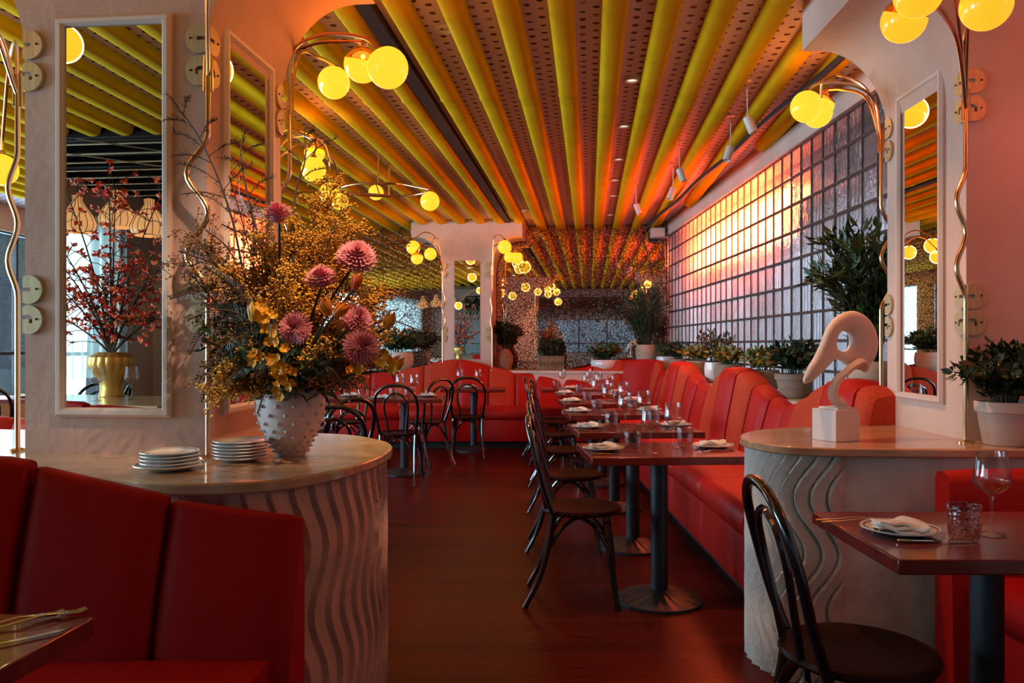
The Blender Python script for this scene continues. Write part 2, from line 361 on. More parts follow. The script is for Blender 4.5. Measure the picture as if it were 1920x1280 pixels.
M['window_glass'] = clear('tinted_window_glass', (0.34, 0.40, 0.42), 0.05)
M['plaster_warm_lit'] = pbr('plaster_warm_lit', (0.66, 0.42, 0.33), 0.85, col2=(0.56, 0.34, 0.26), nscale=2.2, bump=0.35, bscale=22)  # the pillar plaster with the warm light's tone put into its colour
GL_W = 5.0; GL_D = 3.5; L_LEFT = 640.0; L_REAR = 4.0; L_GLOW = 430.0; L_GLOW2 = 60.0; L_DOWN = 30.0; L_SPOT = 14.0; L_CNT = 62.0; L_SKY = 1.4; L_RED = 50.0; L_BOU = 210.0; EXPO = 0.2
# ================================================================== the hall
ZC = 2.93                       # ceiling fabric
def vback(u): return 11.15      # mirror wall: v = constant in the hall's frame
# floor / outside
struct(MB().box(-6.2, 2.85, -4.2, 12.2, -0.1, 0).build('floor', M['floor'], smooth=False))
pv = struct(MB().box(2.86, 16, -4, 24, -0.12, -0.02).build('floor_pavement', M['pavement'], smooth=False))
# ceiling: printed fabric in front, dark open beams behind
def quad(name, pts, z0, z1, mat):
    return struct(MB().prism([(p.x, p.y) for p in pts], z0, z1).build(name, mat, smooth=False))
V0 = -0.55
quad('ceiling', [RR(-7.2, V0), RR(3.6, V0), RR(3.6, 12.0), RR(-7.2, 12.0)], ZC, ZC+0.06, M['ceiling'])
quad('ceiling_rear', [RR(-7.2, -5.5), RR(3.6, -5.5), RR(3.6, V0), RR(-7.2, V0)], 3.22, 3.3, M['dark_wood'])
quad('trim_1', [RR(-7.2, V0-0.04), RR(3.6, V0-0.04), RR(3.6, V0), RR(-7.2, V0)], 2.86, 3.25, M['dark_wood'])
# back mirror wall
Z0L = 0.93
a, b = RR(-6.6, 11.15), RR(1.15, 11.15)
mw = struct(MB().prism([(p.x, p.y) for p in (RR(-6.6, 11.15), RR(1.35, 11.15), RR(1.35, 11.3), RR(-6.6, 11.3))], 0, 3.0).build('wall_back', M['plaster'], smooth=False))
us = [-6.5, -5.3, -4.1, -2.92, -1.70, -0.52, 0.66, 1.12]
for i in range(len(us)-1):
    pts = (RR(us[i]+0.003, 11.13), RR(us[i+1]-0.003, 11.13), RR(us[i+1]-0.003, 11.15), RR(us[i]+0.003, 11.15))
    MB().prism([(p.x, p.y) for p in pts], Z0L, 2.92).build('mirror_panel', M['etched'], mw, smooth=False)
# ledge behind the back bench
quad('trim_2', [RR(-6.5, 10.42), RR(1.25, 10.42), RR(1.25, 11.13), RR(-6.5, 11.13)], 0.0, 0.90, M['plaster'])
quad('trim_3', [RR(-6.5, 10.40), RR(1.25, 10.40), RR(1.25, 11.129), RR(-6.5, 11.129)], 0.90, 0.93, M['pot_white'])
# glass block wall on the right
XG = 2.12
yg0, nrow, ncol, bs = 4.02, 9, 33, 0.2055
struct(MB().box(XG-0.02, XG+0.18, 3.95, 11.1, 0, 0.87).build('wall_right', M['plaster'], smooth=False))
struct(MB().box(XG-0.035, XG+0.18, 3.95, 11.1, 2.735, 3.0).build('wall_right_upper', M['plaster'], smooth=False))
struct(MB().box(1.86, XG+0.0, 3.97, 10.9, 0.0, 0.87).build('trim_4', M['plaster'], smooth=False))
struct(MB().box(1.84, XG+0.05, 3.96, 10.9, 0.87, 0.90).build('trim_5', M['pot'], smooth=False))
win = struct(thing('window_1', 'wall of square pressed glass blocks in dark mortar', 'window'))
for k in ('label', 'category'): del win[k]
g = [MB() for _ in BLK]; zb = 0.885
gl = MB()
rr_ = random.Random(3)
for j in range(nrow):
    for i in range(ncol):
        y0 = yg0+i*bs+0.005; y1 = y0+bs-0.010; z0 = zb+j*bs+0.005; z1 = z0+bs-0.010; m = 0.014
        t = rr_.random(); k = 0 if t < 0.5 else 1 if t < 0.66 else 2 if t < 0.86 else 3
        vs = [(XG, y0, z0), (XG, y1, z0), (XG, y1, z1), (XG, y0, z1), (XG+0.006, y0+m, z0+m), (XG+0.006, y1-m, z0+m), (XG+0.006, y1-m, z1-m), (XG+0.006, y0+m, z1-m)]
        gl.add(vs, [(4, 7, 6, 5), (0, 4, 5, 1), (1, 5, 6, 2), (2, 6, 7, 3), (3, 7, 4, 0)], k)
gl.build('glass_block_pane', BLK, win, smooth=False)
mg = MB()
for j in range(nrow+1): mg.box(XG-0.006, XG+0.012, yg0-0.02, yg0+ncol*bs+0.02, zb+j*bs-0.009, zb+j*bs+0.009)
for i in range(ncol+1): mg.box(XG-0.004, XG+0.012, yg0+i*bs-0.0055, yg0+i*bs+0.0055, zb, zb+nrow*bs)
mg.build('mortar_grid', M['mortar'], win, smooth=False)
# solid wall at the near right, left wall with tall windows, rear wall with curtained windows
struct(MB().box(2.62, 2.8, -4.0, 3.9, 0, 3.3).build('wall_right_near', M['plaster'], smooth=False))
lw = MB()
for y0, y1 in ((-4.1, -3.2), (0.6, 1.2), (5.0, 5.6), (10.6, 12.1)): lw.box(-6.15, -6.0, y0, y1, 0, 3.3)
for y0, y1 in ((-3.2, 0.6), (1.2, 5.0), (5.6, 10.6)): lw.box(-6.15, -6.0, y0, y1, 0, 0.6); lw.box(-6.15, -6.0, y0, y1, 2.62, 3.3)
struct(lw.build('wall_left', M['plaster'], smooth=False))
rw = MB()
rw.box(-6.1, -5.3, -4.15, -4.0, 0, 3.3).box(-5.3, 2.0, -4.15, -4.0, 0, 1.0).box(-5.3, 2.0, -4.15, -4.0, 2.1, 3.3).box(2.0, 2.8, -4.15, -4.0, 0, 3.3)
struct(rw.build('wall_rear', M['plaster'], smooth=False))
def window_frame(name, x0, x1, y0, y1, z0, z1, nb):
    o = MB(); al = abs(x1-x0) > abs(y1-y0)
    for k in range(nb+1):
        t = k/nb
        if al: c = x0+(x1-x0)*t; o.box(c-0.02, c+0.02, y0-0.03, y0+0.03, z0, z1)
        else: c = y0+(y1-y0)*t; o.box(x0-0.03, x0+0.03, c-0.02, c+0.02, z0, z1)
    for z in (z0, z0+(z1-z0)*0.28, z1):
        if al: o.box(x0, x1, y0-0.03, y0+0.03, z-0.02, z+0.02)
        else: o.box(x0-0.03, x0+0.03, y0, y1, z-0.02, z+0.02)
    fr = struct(o.build(name, M['iron'], smooth=False)); g_ = MB()
    if al: g_.box(x0, x1, y0-0.004, y0+0.004, z0, z1)
    else: g_.box(x0-0.004, x0+0.004, y0, y1, z0, z1)
    g_.build('window_glass', M['window_glass'], fr, smooth=False); return fr
window_frame('window_2', -6.07, -6.07, -3.2, 0.6, 0.6, 2.62, 4)
window_frame('window_3', -6.07, -6.07, 1.2, 5.0, 0.6, 2.62, 4)
window_frame('window_4', -6.07, -6.07, 5.6, 10.6, 0.6, 2.62, 6)
window_frame('window_5', -5.3, 2.0, -4.07, -4.07, 1.0, 2.1, 8)
def curtain(pts, z0, z1, label):
    m = MB(); L = len(pts)
    o = m.grid(lambda u, v: Vector((pts[0][0]+(pts[1][0]-pts[0][0])*u, pts[0][1]+(pts[1][1]-pts[0][1])*u, z0+(z1-z0)*v))+
               (Vector((0.03, 0, 0)) if abs(pts[1][1]-pts[0][1]) > abs(pts[1][0]-pts[0][0]) else Vector((0, 0.03, 0)))*math.sin(u*170)*(1.15-0.5*v), 340, 4).build('curtain', M['curtain'])
    return tag(o, label, 'curtain')
curtain(((-5.86, -3.3), (-5.86, 0.7)), 0.9, 2.72, 'pale sheer pleated curtain in the side window seen in the big mirror')
curtain(((-5.4, -3.88), (-1.4, -3.88)), 0.9, 2.7, 'pale sheer pleated curtain in the rear window seen in the mirrors')
# outside: canopy over the pavement
tag(MB().box(2.35, 4.3, 0.5, 22.0, 2.66, 2.78).build('canopy', M['canopy'], smooth=False), 'brownish street canopy seen through the upper glass blocks', 'canopy')
tag(MB().box(11.5, 12.0, -2, 40.0, 0, 5.0).build('facade', M['pavement'], smooth=False), 'pale street facade seen through the lower glass blocks', 'building')

tag(MB().box(-10.6, -10.0, -6, 18.0, 0, 4.2).build('facade', M['facade'], smooth=False), 'grey-blue facade outside the tall side windows', 'building')
# yellow upholstered tubes along the ceiling
def clip_v(u, v, vmax):         # last v at which the tube still is inside the right wall
    while v < vmax and RR(u, v).x < XG-0.05: v += 0.02
    return min(v, vmax)
def tube_strip(u, label):
    vmin, vmax = V0, 11.13
    vmax = clip_v(u, vmin, vmax)
    if vmax < vmin+0.3: return
    m = MB(); r = 0.064; seams = [2.35, 5.22, 8.12]; sec = [vmin]
    for s_ in seams:
        if s_ < vmax-0.05: sec += [s_-0.02, s_-0.004, s_+0.002, s_+0.012]
    sec.append(vmax); vs = []; n = 14
    for v in sec:
        k = 1.0
        for s_ in seams:
            if abs(v-(s_-0.004)) < 1e-6: k = 1.07
            if abs(v-(s_+0.002)) < 1e-6: k = 0.84
            if abs(v-(s_+0.012)) < 1e-6: k = 0.985
        for i in range(n+1):
            a = PI*i/n; c = math.cos(a); s2 = math.sin(a)
            p = RR(u+r*k*math.copysign(abs(c)**0.75, c), v); vs.append((p.x, p.y, ZC-0.066*k*s2**0.6))
    fs = [(j*(n+1)+i, j*(n+1)+i+1, (j+1)*(n+1)+i+1, (j+1)*(n+1)+i) for j in range(len(sec)-1) for i in range(n)]
    fs += [tuple(range(n+1)), tuple(range(len(vs)-1, len(vs)-n-2, -1))]
    m.add(vs, fs); o = m.build('ceiling_tube', M['velvet'], angle=50, at=RR(u, (vmin+vmax)/2, ZC))
    tag(o, label, 'ceiling tube', 'yellow padded ceiling tubes')
words_ = ['first', 'second', 'third', 'fourth', 'fifth', 'sixth', 'seventh', 'eighth', 'ninth', 'tenth', 'eleventh', 'twelfth', 'thirteenth', 'fourteenth',
          'fifteenth', 'sixteenth', 'seventeenth', 'eighteenth', 'nineteenth', 'twentieth', 'twenty-first', 'twenty-second']
for k in range(-24, 8):
    u = 0.124+0.2605*k
    lab = ('yellow padded ceiling tube, %s to the right of the black ceiling slot' % words_[k+4]) if k >= -4 else ('yellow padded ceiling tube, %s to the left of the black ceiling slot' % words_[-5-k])
    tube_strip(u, lab)
# black slots
def bar(name, p, q, w_, z0, z1, mat):
    d = (q-p); d.z = 0; d.normalize(); s = Vector((-d.y, d.x, 0))*w_/2
    m = MB().prism([((p-s).x, (p-s).y), ((q-s).x, (q-s).y), ((q+s).x, (q+s).y), ((p+s).x, (p+s).y)], z0, z1)
    return m.build(name, mat, smooth=False, at=(p+q)/2)
tag(bar('ceiling_slot', RR(-1.072, -0.5, 0), RR(-1.072, 10.9, 0), 0.075, 2.875, 2.94, M['toe']), 'long straight black slot between ceiling tubes left of centre', 'ceiling slot')
wv = [Vector((1.79+0.012*math.sin(y*3.1), y, 2.838)) for y in [0.2*k for k in range(6, 55)]]
tag(MB().tube(wv, 0.021, 6).build('curtain_track', M['toe'], at=(1.79, 6, 2.84)), 'thin black curved track crossing the tubes beside the glass block wall', 'track')
# rear ceiling: dark beams and thin gold strings
for i in range(9):
    tag(bar('ceiling_beam', RR(-7.0, -0.9-0.5*i, 0), RR(3.4, -0.9-0.5*i, 0), 0.09, 3.06, 3.215, M['dark_wood']), 'dark wooden beam of the rear ceiling behind the crossing strings', 'beam', 'dark beams of the rear ceiling')
st = MB()
for i in range(10):
    st.tube([RR(-5.6, -0.62-0.33*i, 3.0), RR(2.2, -0.62-0.33*i, 3.0)], 0.008, 5)
for i in range(6):
    st.tube([RR(-5.6+0.9*i, -0.62, 2.99), RR(-2.6+0.9*i, -3.6, 2.99)], 0.006, 5)
tag(st.build('string_lattice', M['gold_line']), 'lattice of thin pale strings under the dark rear ceiling seen in mirrors', 'string lattice', kind='stuff')

# downlights and spot heads
for i, (px, py) in enumerate(((1185, 150), (1170, 236), (1160, 298), (1153, 337), (1150, 366), (1144, 402), (983, 393))):
    p = PZ(px, py, 2.925)
    t = thing('downlight', 'round recessed ceiling downlight, %s from the camera in its row' % words_[i] if i < 6 else 'lone round recessed downlight left of the downlight row', 'downlight', p, group='recessed ceiling downlights')
    MB().lathe([(0.030, 0.004), (0.036, -0.008), (0.050, -0.010), (0.056, -0.004), (0.057, 0.004)], 24, cap=False).build('trim_ring', M['white_metal'], t)
    MB().lathe([(0.0001, 0.002), (0.034, 0.002)], 20, cap=False).build('lens', M['down'], t)
spots = []
for i, (px, py, Y) in enumerate(((1407, 234, 5.0), (1366, 288, 5.77), (1278, 328, 6.5), (1259, 363, 7.3), (1196, 392, 8.15))):
    p = P(px, py, Y); t = thing('spotlight', 'white cylinder spotlight on a thin stem, %s from the camera along the track' % words_[i], 'spotlight', p, group='white cylinder spotlights')
    ax = Vector((0.35*(-1)**i, -0.15, -1)).normalized(); spots.append((p, ax))
    top = -ax*0.055
    MB().lathe([(0.025, -0.055), (0.029, -0.05), (0.029, 0.05), (0.026, 0.055), (0.022, 0.045), (0.02, 0.0)], 20, ax=ax).build('lamp_head', M['white_metal'], t)
    MB().tube([top*0.9, V(top.x, top.y, 2.925-p.z)], 0.004, 6).build('stem', M['white_metal'], t)
    MB().lathe([(0.03, -0.012), (0.03, 0.0)], 16, c=(top.x, top.y, 2.93-p.z)).build('ceiling_rose', M['white_metal'], t)
t = thing('wall_speaker', 'grey-white box speaker high in the corner by the glass block wall', 'speaker', P(1233, 437, 10.75))
MB().box(-0.09, 0.09, -0.08, 0.08, -0.065, 0.065).build('casing', M['white_box'], t, bevel=0.008)
MB().box(-0.075, 0.075, -0.084, -0.079, -0.05, 0.05).build('grille', M['white_metal'], t)
MB().tube([V(0.09, 0, 0), V(0.2, 0, 0.0)], 0.012, 8).build('bracket', M['white_metal'], t)

# ------------------------------------------------------------------ pillars with flared heads
def pillar(name, label, corner, th, W, D, z0, mirror_front, mirror_side, side, mat, light_frame=True):
    # corner: near corner on the open side; local x runs along the face away from that corner
    cth, sth = math.cos(th), math.sin(th); sx = -1 if side == 'right' else 1    # 'right': open face on its right
    def L(a, b, z=0.0): return Vector((corner.x+sx*a*cth+b*sth, corner.y-sx*a*sth+b*cth, z))
    t = thing(name, label, 'pillar', L(W/2, D/2, z0))
    def arc():   # flare on the open side: a < 0
        return [(0, 2.27)]+[(-0.33*(1-math.cos(q*PI/24)), 2.27+0.43*math.sin(q*PI/24)) for q in range(1, 13)]+[(-0.41, 2.70), (-0.41, 2.925)]
    pr = [(0, z0)]+arc()
    pr = pr+[(W-a_, z_) for a_, z_ in reversed(pr)]
    m = MB(); k = len(pr)
    vs = [L(a_, 0, z_) for a_, z_ in pr]+[L(a_, D, z_) for a_, z_ in pr]
    fs = [tuple(range(k)), tuple(range(2*k-1, k-1, -1))]+[(i, k+i, k+(i+1) % k, (i+1) % k) for i in range(k)]
    if sx == 1: fs = [tuple(reversed(f)) for f in fs]
    m.add(vs, fs); body = m.build('plaster_body', mat, t, w=True, angle=30)
    def mir(fn, c, w_, zl, zh, framed):   # fn(a, out, z)
        fw = 0.032
        if framed:
            loop = [(c-w_/2+fw/2, zl+fw/2), (c+w_/2-fw/2, zl+fw/2), (c+w_/2-fw/2, zh-fw/2), (c-w_/2+fw/2, zh-fw/2)]
            fm = MB(); prof = [(-fw/2, 0.0), (-fw/2, 0.012), (-fw*0.2, 0.024), (fw*0.2, 0.024), (fw/2, 0.012), (fw/2, 0.0)]
            vs = []
            for (a_, z_), (da, dz) in zip(loop, ((-1, -1), (1, -1), (1, 1), (-1, 1))):
                for o_, h_ in prof: vs.append(fn(a_+da*o_, h_, z_+dz*o_))
            n_ = len(prof); fs = []
            for i in range(4):
                for j in range(n_-1):
                    i2 = (i+1) % 4; fs.append((i*n_+j, i2*n_+j, i2*n_+j+1, i*n_+j+1))
            fo = fm.add(vs, fs).build('mirror_frame', M['frame'], t, w=True, angle=20)
            fw2 = fw
        else: fw2 = 0.0; fo = t
        q = [(c-w_/2+fw2, zl+fw2), (c+w_/2-fw2, zl+fw2), (c+w_/2-fw2, zh-fw2), (c-w_/2+fw2, zh-fw2)]
        MB().add([fn(a_, 0.006, z_) for a_, z_ in q]+[fn(a_, 0.0005, z_) for a_, z_ in q], [(0, 1, 2, 3), (0, 4, 5, 1), (1, 5, 6, 2), (2, 6, 7, 3), (3, 7, 4, 0)]).build('mirror', M['mirror'], fo, w=True, smooth=False)
    front = lambda a_, o_, z_: L(a_, -o_, z_)
    sidef = lambda a_, o_, z_: L(-o_, a_, z_)
    if mirror_front: mir(front, *mirror_front)
    if mirror_side: mir(sidef, *mirror_side)
    # pairs of hook plates at the edges
    def plates(fn, edge, d, zs):
        for i, z_ in enumerate(zs):
            r_ = 0.050; off = 0.022; poly = []
            a0 = math.acos(min(1, off/r_)); n_ = 22
            for q in range(n_+1):
                an = -(PI-a0)+2*(PI-a0)*q/n_
                poly.append((off+r_*math.cos(an), r_*math.sin(an)))
            # slot from the edge: straight or hooked
            if i % 2 == 0: slot = [(0, 0.007), (0.030, 0.007), (0.030, -0.006), (0, -0.006)]
            else: slot = [(0, 0.016), (0.026, 0.016), (0.036, 0.006), (0.036, -0.012), (0.024, -0.012), (0.024, 0.002), (0, 0.002)]
            poly = [(max(0, x_), y_) for x_, y_ in poly]+slot
            k_ = len(poly); vs = [fn(edge+d*x_, 0.001, z_+y_) for x_, y_ in poly]+[fn(edge+d*x_, 0.013, z_+y_) for x_, y_ in poly]
            fs = [tuple(range(k_)), tuple(range(2*k_-1, k_-1, -1))]+[(q, (q+1) % k_, k_+(q+1) % k_, k_+q) for q in range(k_)]
            pl = MB().add(vs, fs).build('hook_plate', M['brass_pale'], t, w=True, smooth=False)
            pc = fn(edge+d*0.052, 0.0145, z_+0.002)
            MB().sphere(pc, 0.004, 8, 6).build('pin', M['toe'], pl, w=True)
    ups, los = (2.315, 2.205), (1.462, 1.357)
    for zz in (ups, los):
        plates(front, 0.0, 1, zz); plates(front, W, -1, zz)
        if mirror_side: plates(sidef, 0.0, 1, zz); plates(sidef, D, -1, zz)
    return t
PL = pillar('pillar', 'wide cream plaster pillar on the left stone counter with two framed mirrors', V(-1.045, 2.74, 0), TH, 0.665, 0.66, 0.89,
            (0.3325, 0.42, 1.02, 2.405, True), (0.326, 0.44, 1.02, 2.405, True), 'right', M['plaster_warm_lit'])
PR = pillar('pillar', 'cream and pink plaster pillar on the right stone counter behind the sculpture', V(1.806, 3.18, 0), 0.027, 0.70, 0.71, 0.89,
            None, (0.369, 0.42, 1.02, 2.43, True), 'left', M['plaster'])
PB = pillar('pillar', 'slender cream pillar at the back mirror wall between two arches', P(921, 646, 10.56), TH, 0.665, 0.60, 0.934,
            (0.32, 0.34, 1.08, 2.38, False), None, 'right', M['plaster'])

# ------------------------------------------------------------------ counters
GW = 0.22
def counter(name, label, outline, n_spl, zt, wave, fl, top_over, basemat):
    ol = spl([V(x, y, 0) for x, y in outline[0]], n_spl)        # curved front, from one end to the other
    rest = [V(x, y, 0) for x, y in outline[1]]                  # straight back, closing
    # resample the curve evenly
    L = [0.0]
    for i in range(1, len(ol)): L.append(L[-1]+(ol[i]-ol[i-1]).length)
    step = 0.005; N = int(L[-1]/step); pts = []; j = 0
    for i in range(N+1):
        s = L[-1]*i/N
        while j < len(L)-2 and L[j+1] < s: j += 1
        f = (s-L[j])/(L[j+1]-L[j]); pts.append(ol[j].lerp(ol[j+1], f))
    nor = []
    for i in range(N+1):
        d = (pts[min(i+2, N)]-pts[max(i-2, 0)]).normalized(); nor.append(Vector((d.y, -d.x, 0)))
    c = sum(pts, Vector())/len(pts)
    if (pts[N//2]-c).dot(nor[N//2]) < 0: nor = [-x for x in nor]
    t = thing(name, label, 'counter', (c.x, c.y, 0))
    nz = 110; vs = []; pit, amp, per, dep, s0, s1 = wave; gd = 0.012 if fl > 0 else 0.020
    for k in range(nz+1):
        z = (zt-0.034)*k/nz
        for i in range(N+1):
            s = L[-1]*i/N; d = 0.0
            if s0 < s < s1:
                q = (s+amp*math.sin(2*PI*z/per+0.6)*min(1, (s1-s)/0.25+0.35))/pit; f = q-math.floor(q)
                if fl < 0: f = 1-f
                q3 = min(1, f/GW); q3 = q3*q3*(3-2*q3); d = dep*(0.5+0.5*q3 if f < GW else 1-0.5*(f-GW)/(1-GW))-(gd*math.sin(PI*f/GW) if f < GW else 0)
                d *= min(1, (s-s0)/0.03, (s1-s)/0.03)
            vs.append(pts[i]-nor[i]*(top_over+dep+0.006)+nor[i]*d+Vector((0, 0, z)))
    w_ = N+1; fs = [(k*w_+i, k*w_+i+1, (k+1)*w_+i+1, (k+1)*w_+i) for k in range(nz) for i in range(N)]
    m = MB().add(vs, fs)
    bk = [vs[N]]+rest+[vs[0]]
    o0 = len(m.v); m.v += [Vector((p.x, p.y, 0)) for p in bk]+[Vector((p.x, p.y, zt-0.034)) for p in bk]
    kk = len(bk)
    for i in range(kk-1): m.f.append((o0+i, o0+i+1, o0+kk+i+1, o0+kk+i)); m.mi.append(0)
    m.build('fluted_base', basemat, t, w=True, angle=28)
    poly = [(p.x, p.y) for p in pts[::6]]+[(p.x, p.y) for p in rest]
    ar = sum(poly[i-1][0]*poly[i][1]-poly[i][0]*poly[i-1][1] for i in range(len(poly)))
    if ar < 0: poly.reverse()
    MB().prism(poly, zt-0.034, zt).build('countertop', M['stone'], t, w=True, bevel=0.006)
    return t
counter('counter', 'rounded stone-topped counter with wavy pink fluted base under the bouquet',
        ([(-3.2, 2.50), (-2.0, 2.385), (-1.22, 2.29), (-1.0, 2.21), (-0.858, 2.19), (-0.673, 2.245), (-0.54, 2.415), (-0.463, 2.66), (-0.4405, 2.893), (-0.46, 3.05), (-0.52, 3.19), (-0.66, 3.36), (-0.82, 3.44), (-1.1, 3.48)],
         [(-3.3, 3.69)]), 8, 0.89, (0.076, 0.032, 0.40, 0.022, 2.42, 9.0), 1, 0.010, M['plaster_pink'])
counter('counter', 'rounded stone-topped counter with wavy white fluted base under the sculpture',
        ([(2.6, 2.905), (1.8, 2.91), (1.287, 2.935), (1.13, 2.955), (1.016, 3.01), (0.955, 3.13), (0.938, 3.26), (0.965, 3.38), (1.02, 3.48), (1.12, 3.59), (1.25, 3.66), (1.5, 3.72), (1.78, 3.78), (1.86, 3.94)],
         [(2.6, 3.94)]), 8, 0.89, (0.066, 0.055, 0.42, 0.026, 1.36, 3.1), -1, 0.010, M['plaster_white'])
# ================================================================== furniture
# ------ banquettes: upholstered panels along a path
def resample(ol):
    L = [0.0]
    for i in range(1, len(ol)): L.append(L[-1]+(ol[i]-ol[i-1]).length)
    return L
def path_fn(pts):
    L = resample(pts)
    def f(s):
        s = max(0, min(L[-1], s)); j = 0
        while j < len(L)-2 and L[j+1] < s: j += 1
        q = (s-L[j])/(L[j+1]-L[j]); p = pts[j].lerp(pts[j+1], q); d = (pts[j+1]-pts[j]).normalized()
        return p, Vector((d.y, -d.x, 0))          # sitter's side is to the right of travel
    return f, L[-1]
def panel(f, s0, s1, h0, h1, off, mat, parent, zb=0.44, lean=0.12, thick=0.13, arch=0.0, ns=10, zlow=None):
    m = MB(); secs = []; nf = 9; gap = 0.003
    for i in range(ns+1):
        t = i/ns; s = s0+gap+(s1-s0-2*gap)*t; e = min(t, 1-t)*(s1-s0); ed = max(0, 1-e/0.028); rd = ed*ed
        h = h0+(h1-h0)*t+arch*4*t*(1-t)-0.008*rd; b = off+0.016*(1-(2*t-1)**4)-0.016*rd
        p, n = f(s); sec = [(b-0.01, zlow)] if zlow else []
        for j in range(nf+1):
            q = j/nf; z = zb+(h-0.035-zb)*q; sec.append((b-lean*q**1.35, z))
        nb_, tb, bk = b-lean, h, -thick-lean+0.01; w_ = nb_-bk
        sec += [(nb_-0.10*w_, tb-0.014), (nb_-0.28*w_, tb-0.003), (nb_-0.60*w_, tb), (bk+0.12*w_, tb-0.008), (bk, tb-0.03), (bk, zlow or zb)]
        secs.append([p+n*a+Vector((0, 0, z)) for a, z in sec])
    k = len(secs[0]); vs = [v for sc in secs for v in sc]
    fs = [(i*k+j, i*k+j+1, (i+1)*k+j+1, (i+1)*k+j) for i in range(ns) for j in range(k-1)]
    fs += [tuple(range(k)), tuple(range((ns+1)*k-1, ns*k-1, -1))]
    m.add(vs, fs)
    return m.build('back_panel', mat, parent, w=True, angle=45)
def seat_block(t, x0, x1, y0, y1, edge, zt, matc, matb, div):
    # cushion and skirt split into upholstered lengths; edge: 'x0' or 'y0' is the side people sit at
    al = edge == 'y0'; a0, a1 = (x0, x1) if al else (y0, y1); n = div
    for i in range(n):
        p, q = a0+(a1-a0)*i/n+0.003, a0+(a1-a0)*(i+1)/n-0.003
        m = MB(); sec = [(0.012, zt-0.13), (0, zt-0.115), (-0.008, zt-0.07), (0, zt-0.03), (0.022, zt-0.006), (0.06, zt), (0.25, zt+0.008), ((y1-y0 if al else x1-x0), zt), ((y1-y0 if al else x1-x0), zt-0.13)]
        b = MB(); sb = [(0.07, 0.075), (0.022, 0.085), (0.012, 0.11), (0.008, 0.22), (0.014, zt-0.145), (0.03, zt-0.135), (0.3, zt-0.135), (0.3, 0.075)]
        for mb, sc, nm, mt in ((m, sec, 'seat_cushion', matc), (b, sb, 'seat_skirt', matb)):
            vs = []
            for c_, sh in ((p, 0.008), (p+0.01, 0), (q-0.01, 0), (q, 0.008)):
                for o_, z in sc: vs.append((c_, y0+o_+sh*(o_ < 0.2), z) if al else (x0+o_+sh*(o_ < 0.2), c_, z))
            k = len(sc); fs = [(r*k+j, r*k+j+1, (r+1)*k+j+1, (r+1)*k+j) for r in range(3) for j in range(k-1)]
            fs += [(r*k+k-1, r*k, (r+1)*k, (r+1)*k+k-1) for r in range(3)]+[tuple(range(k)), tuple(range(4*k-1, 3*k-1, -1))]
            if al: fs = [tuple(reversed(x)) for x in fs]
            mb.add(vs, fs).build(nm, mt, t, w=True, angle=40)
    if al: MB().box(x0+0.02, x1-0.02, y0+0.09, y1, 0.0, 0.075).build('toe_kick', M['toe'], t, w=True)
    else: MB().box(x0+0.09, x1, y0+0.02, y1-0.02, 0.0, 0.075).build('toe_kick', M['toe'], t, w=True)

# far banquette: straight along the back, then turning into the glass block side
YB = 10.33
arc = [V(1.16+0.5*math.sin(q*PI/16), YB-0.5+0.5*math.cos(q*PI/16), 0) for q in range(0, 9)]
fb, LB = path_fn([V(-3.4, YB+0.0, 0)]+arc+[V(1.66, 9.42, 0)])
tb = thing('banquette', 'long scalloped red banquette along the back mirror wall', 'banquette', (-0.9, 10.05, 0))
bx = [-3.4, -3.0, -2.6, -2.2, -1.85, -1.49, -1.144, -0.707, -0.312, 0.035, 0.312, 0.659, 1.061]
bh = [0.98, 1.07, 1.07, 0.98, 0.92, 0.925, 1.015, 1.075, 1.0, 0.925, 0.90, 0.915, 0.985, 1.065]
mats_ = ['red', 'coral', 'red', 'coral', 'red', 'coral', 'coral', 'red', 'coral', 'red', 'red', 'red', 'coral', 'red', 'coral', 'red']
ss = [x+3.4 for x in bx]+[LB-0.95, LB-0.55, LB-0.26, LB]
hh = [0.98, 1.07, 1.07, 0.99, 0.92, 0.925, 1.01, 1.065, 1.07, 0.98, 0.92, 0.895, 0.92, 1.00, 1.085, 1.05, 0.94]
ss = [0, 0.4, 0.8, 1.2, 1.55, 1.91, 2.256, 2.693, 3.088, 3.435, 3.712, 4.059, 4.461, 4.80, LB-0.36, LB-0.18, LB]
hh = [0.98, 1.07, 1.07, 0.99, 0.92, 0.925, 1.00, 1.085, 0.995, 0.915, 0.905, 0.915, 1.00, 1.075, 1.075, 0.99, 0.90]
for i in range(len(ss)-1):
    hm = (hh[i]+hh[i+1])/2
    panel(fb, ss[i], ss[i+1], hh[i], hh[i+1], 0.045 if hm > 1.05 else 0.03 if hm > 0.98 else 0.012 if hm > 0.93 else 0.0, M[mats_[i]], tb, arch=0.012 if hm > 1.03 else 0, thick=0.08)
seat_block(tb, -3.4, 1.63, YB-0.56, YB-0.01, 'y0', 0.49, M['red'], M['red'], 5)
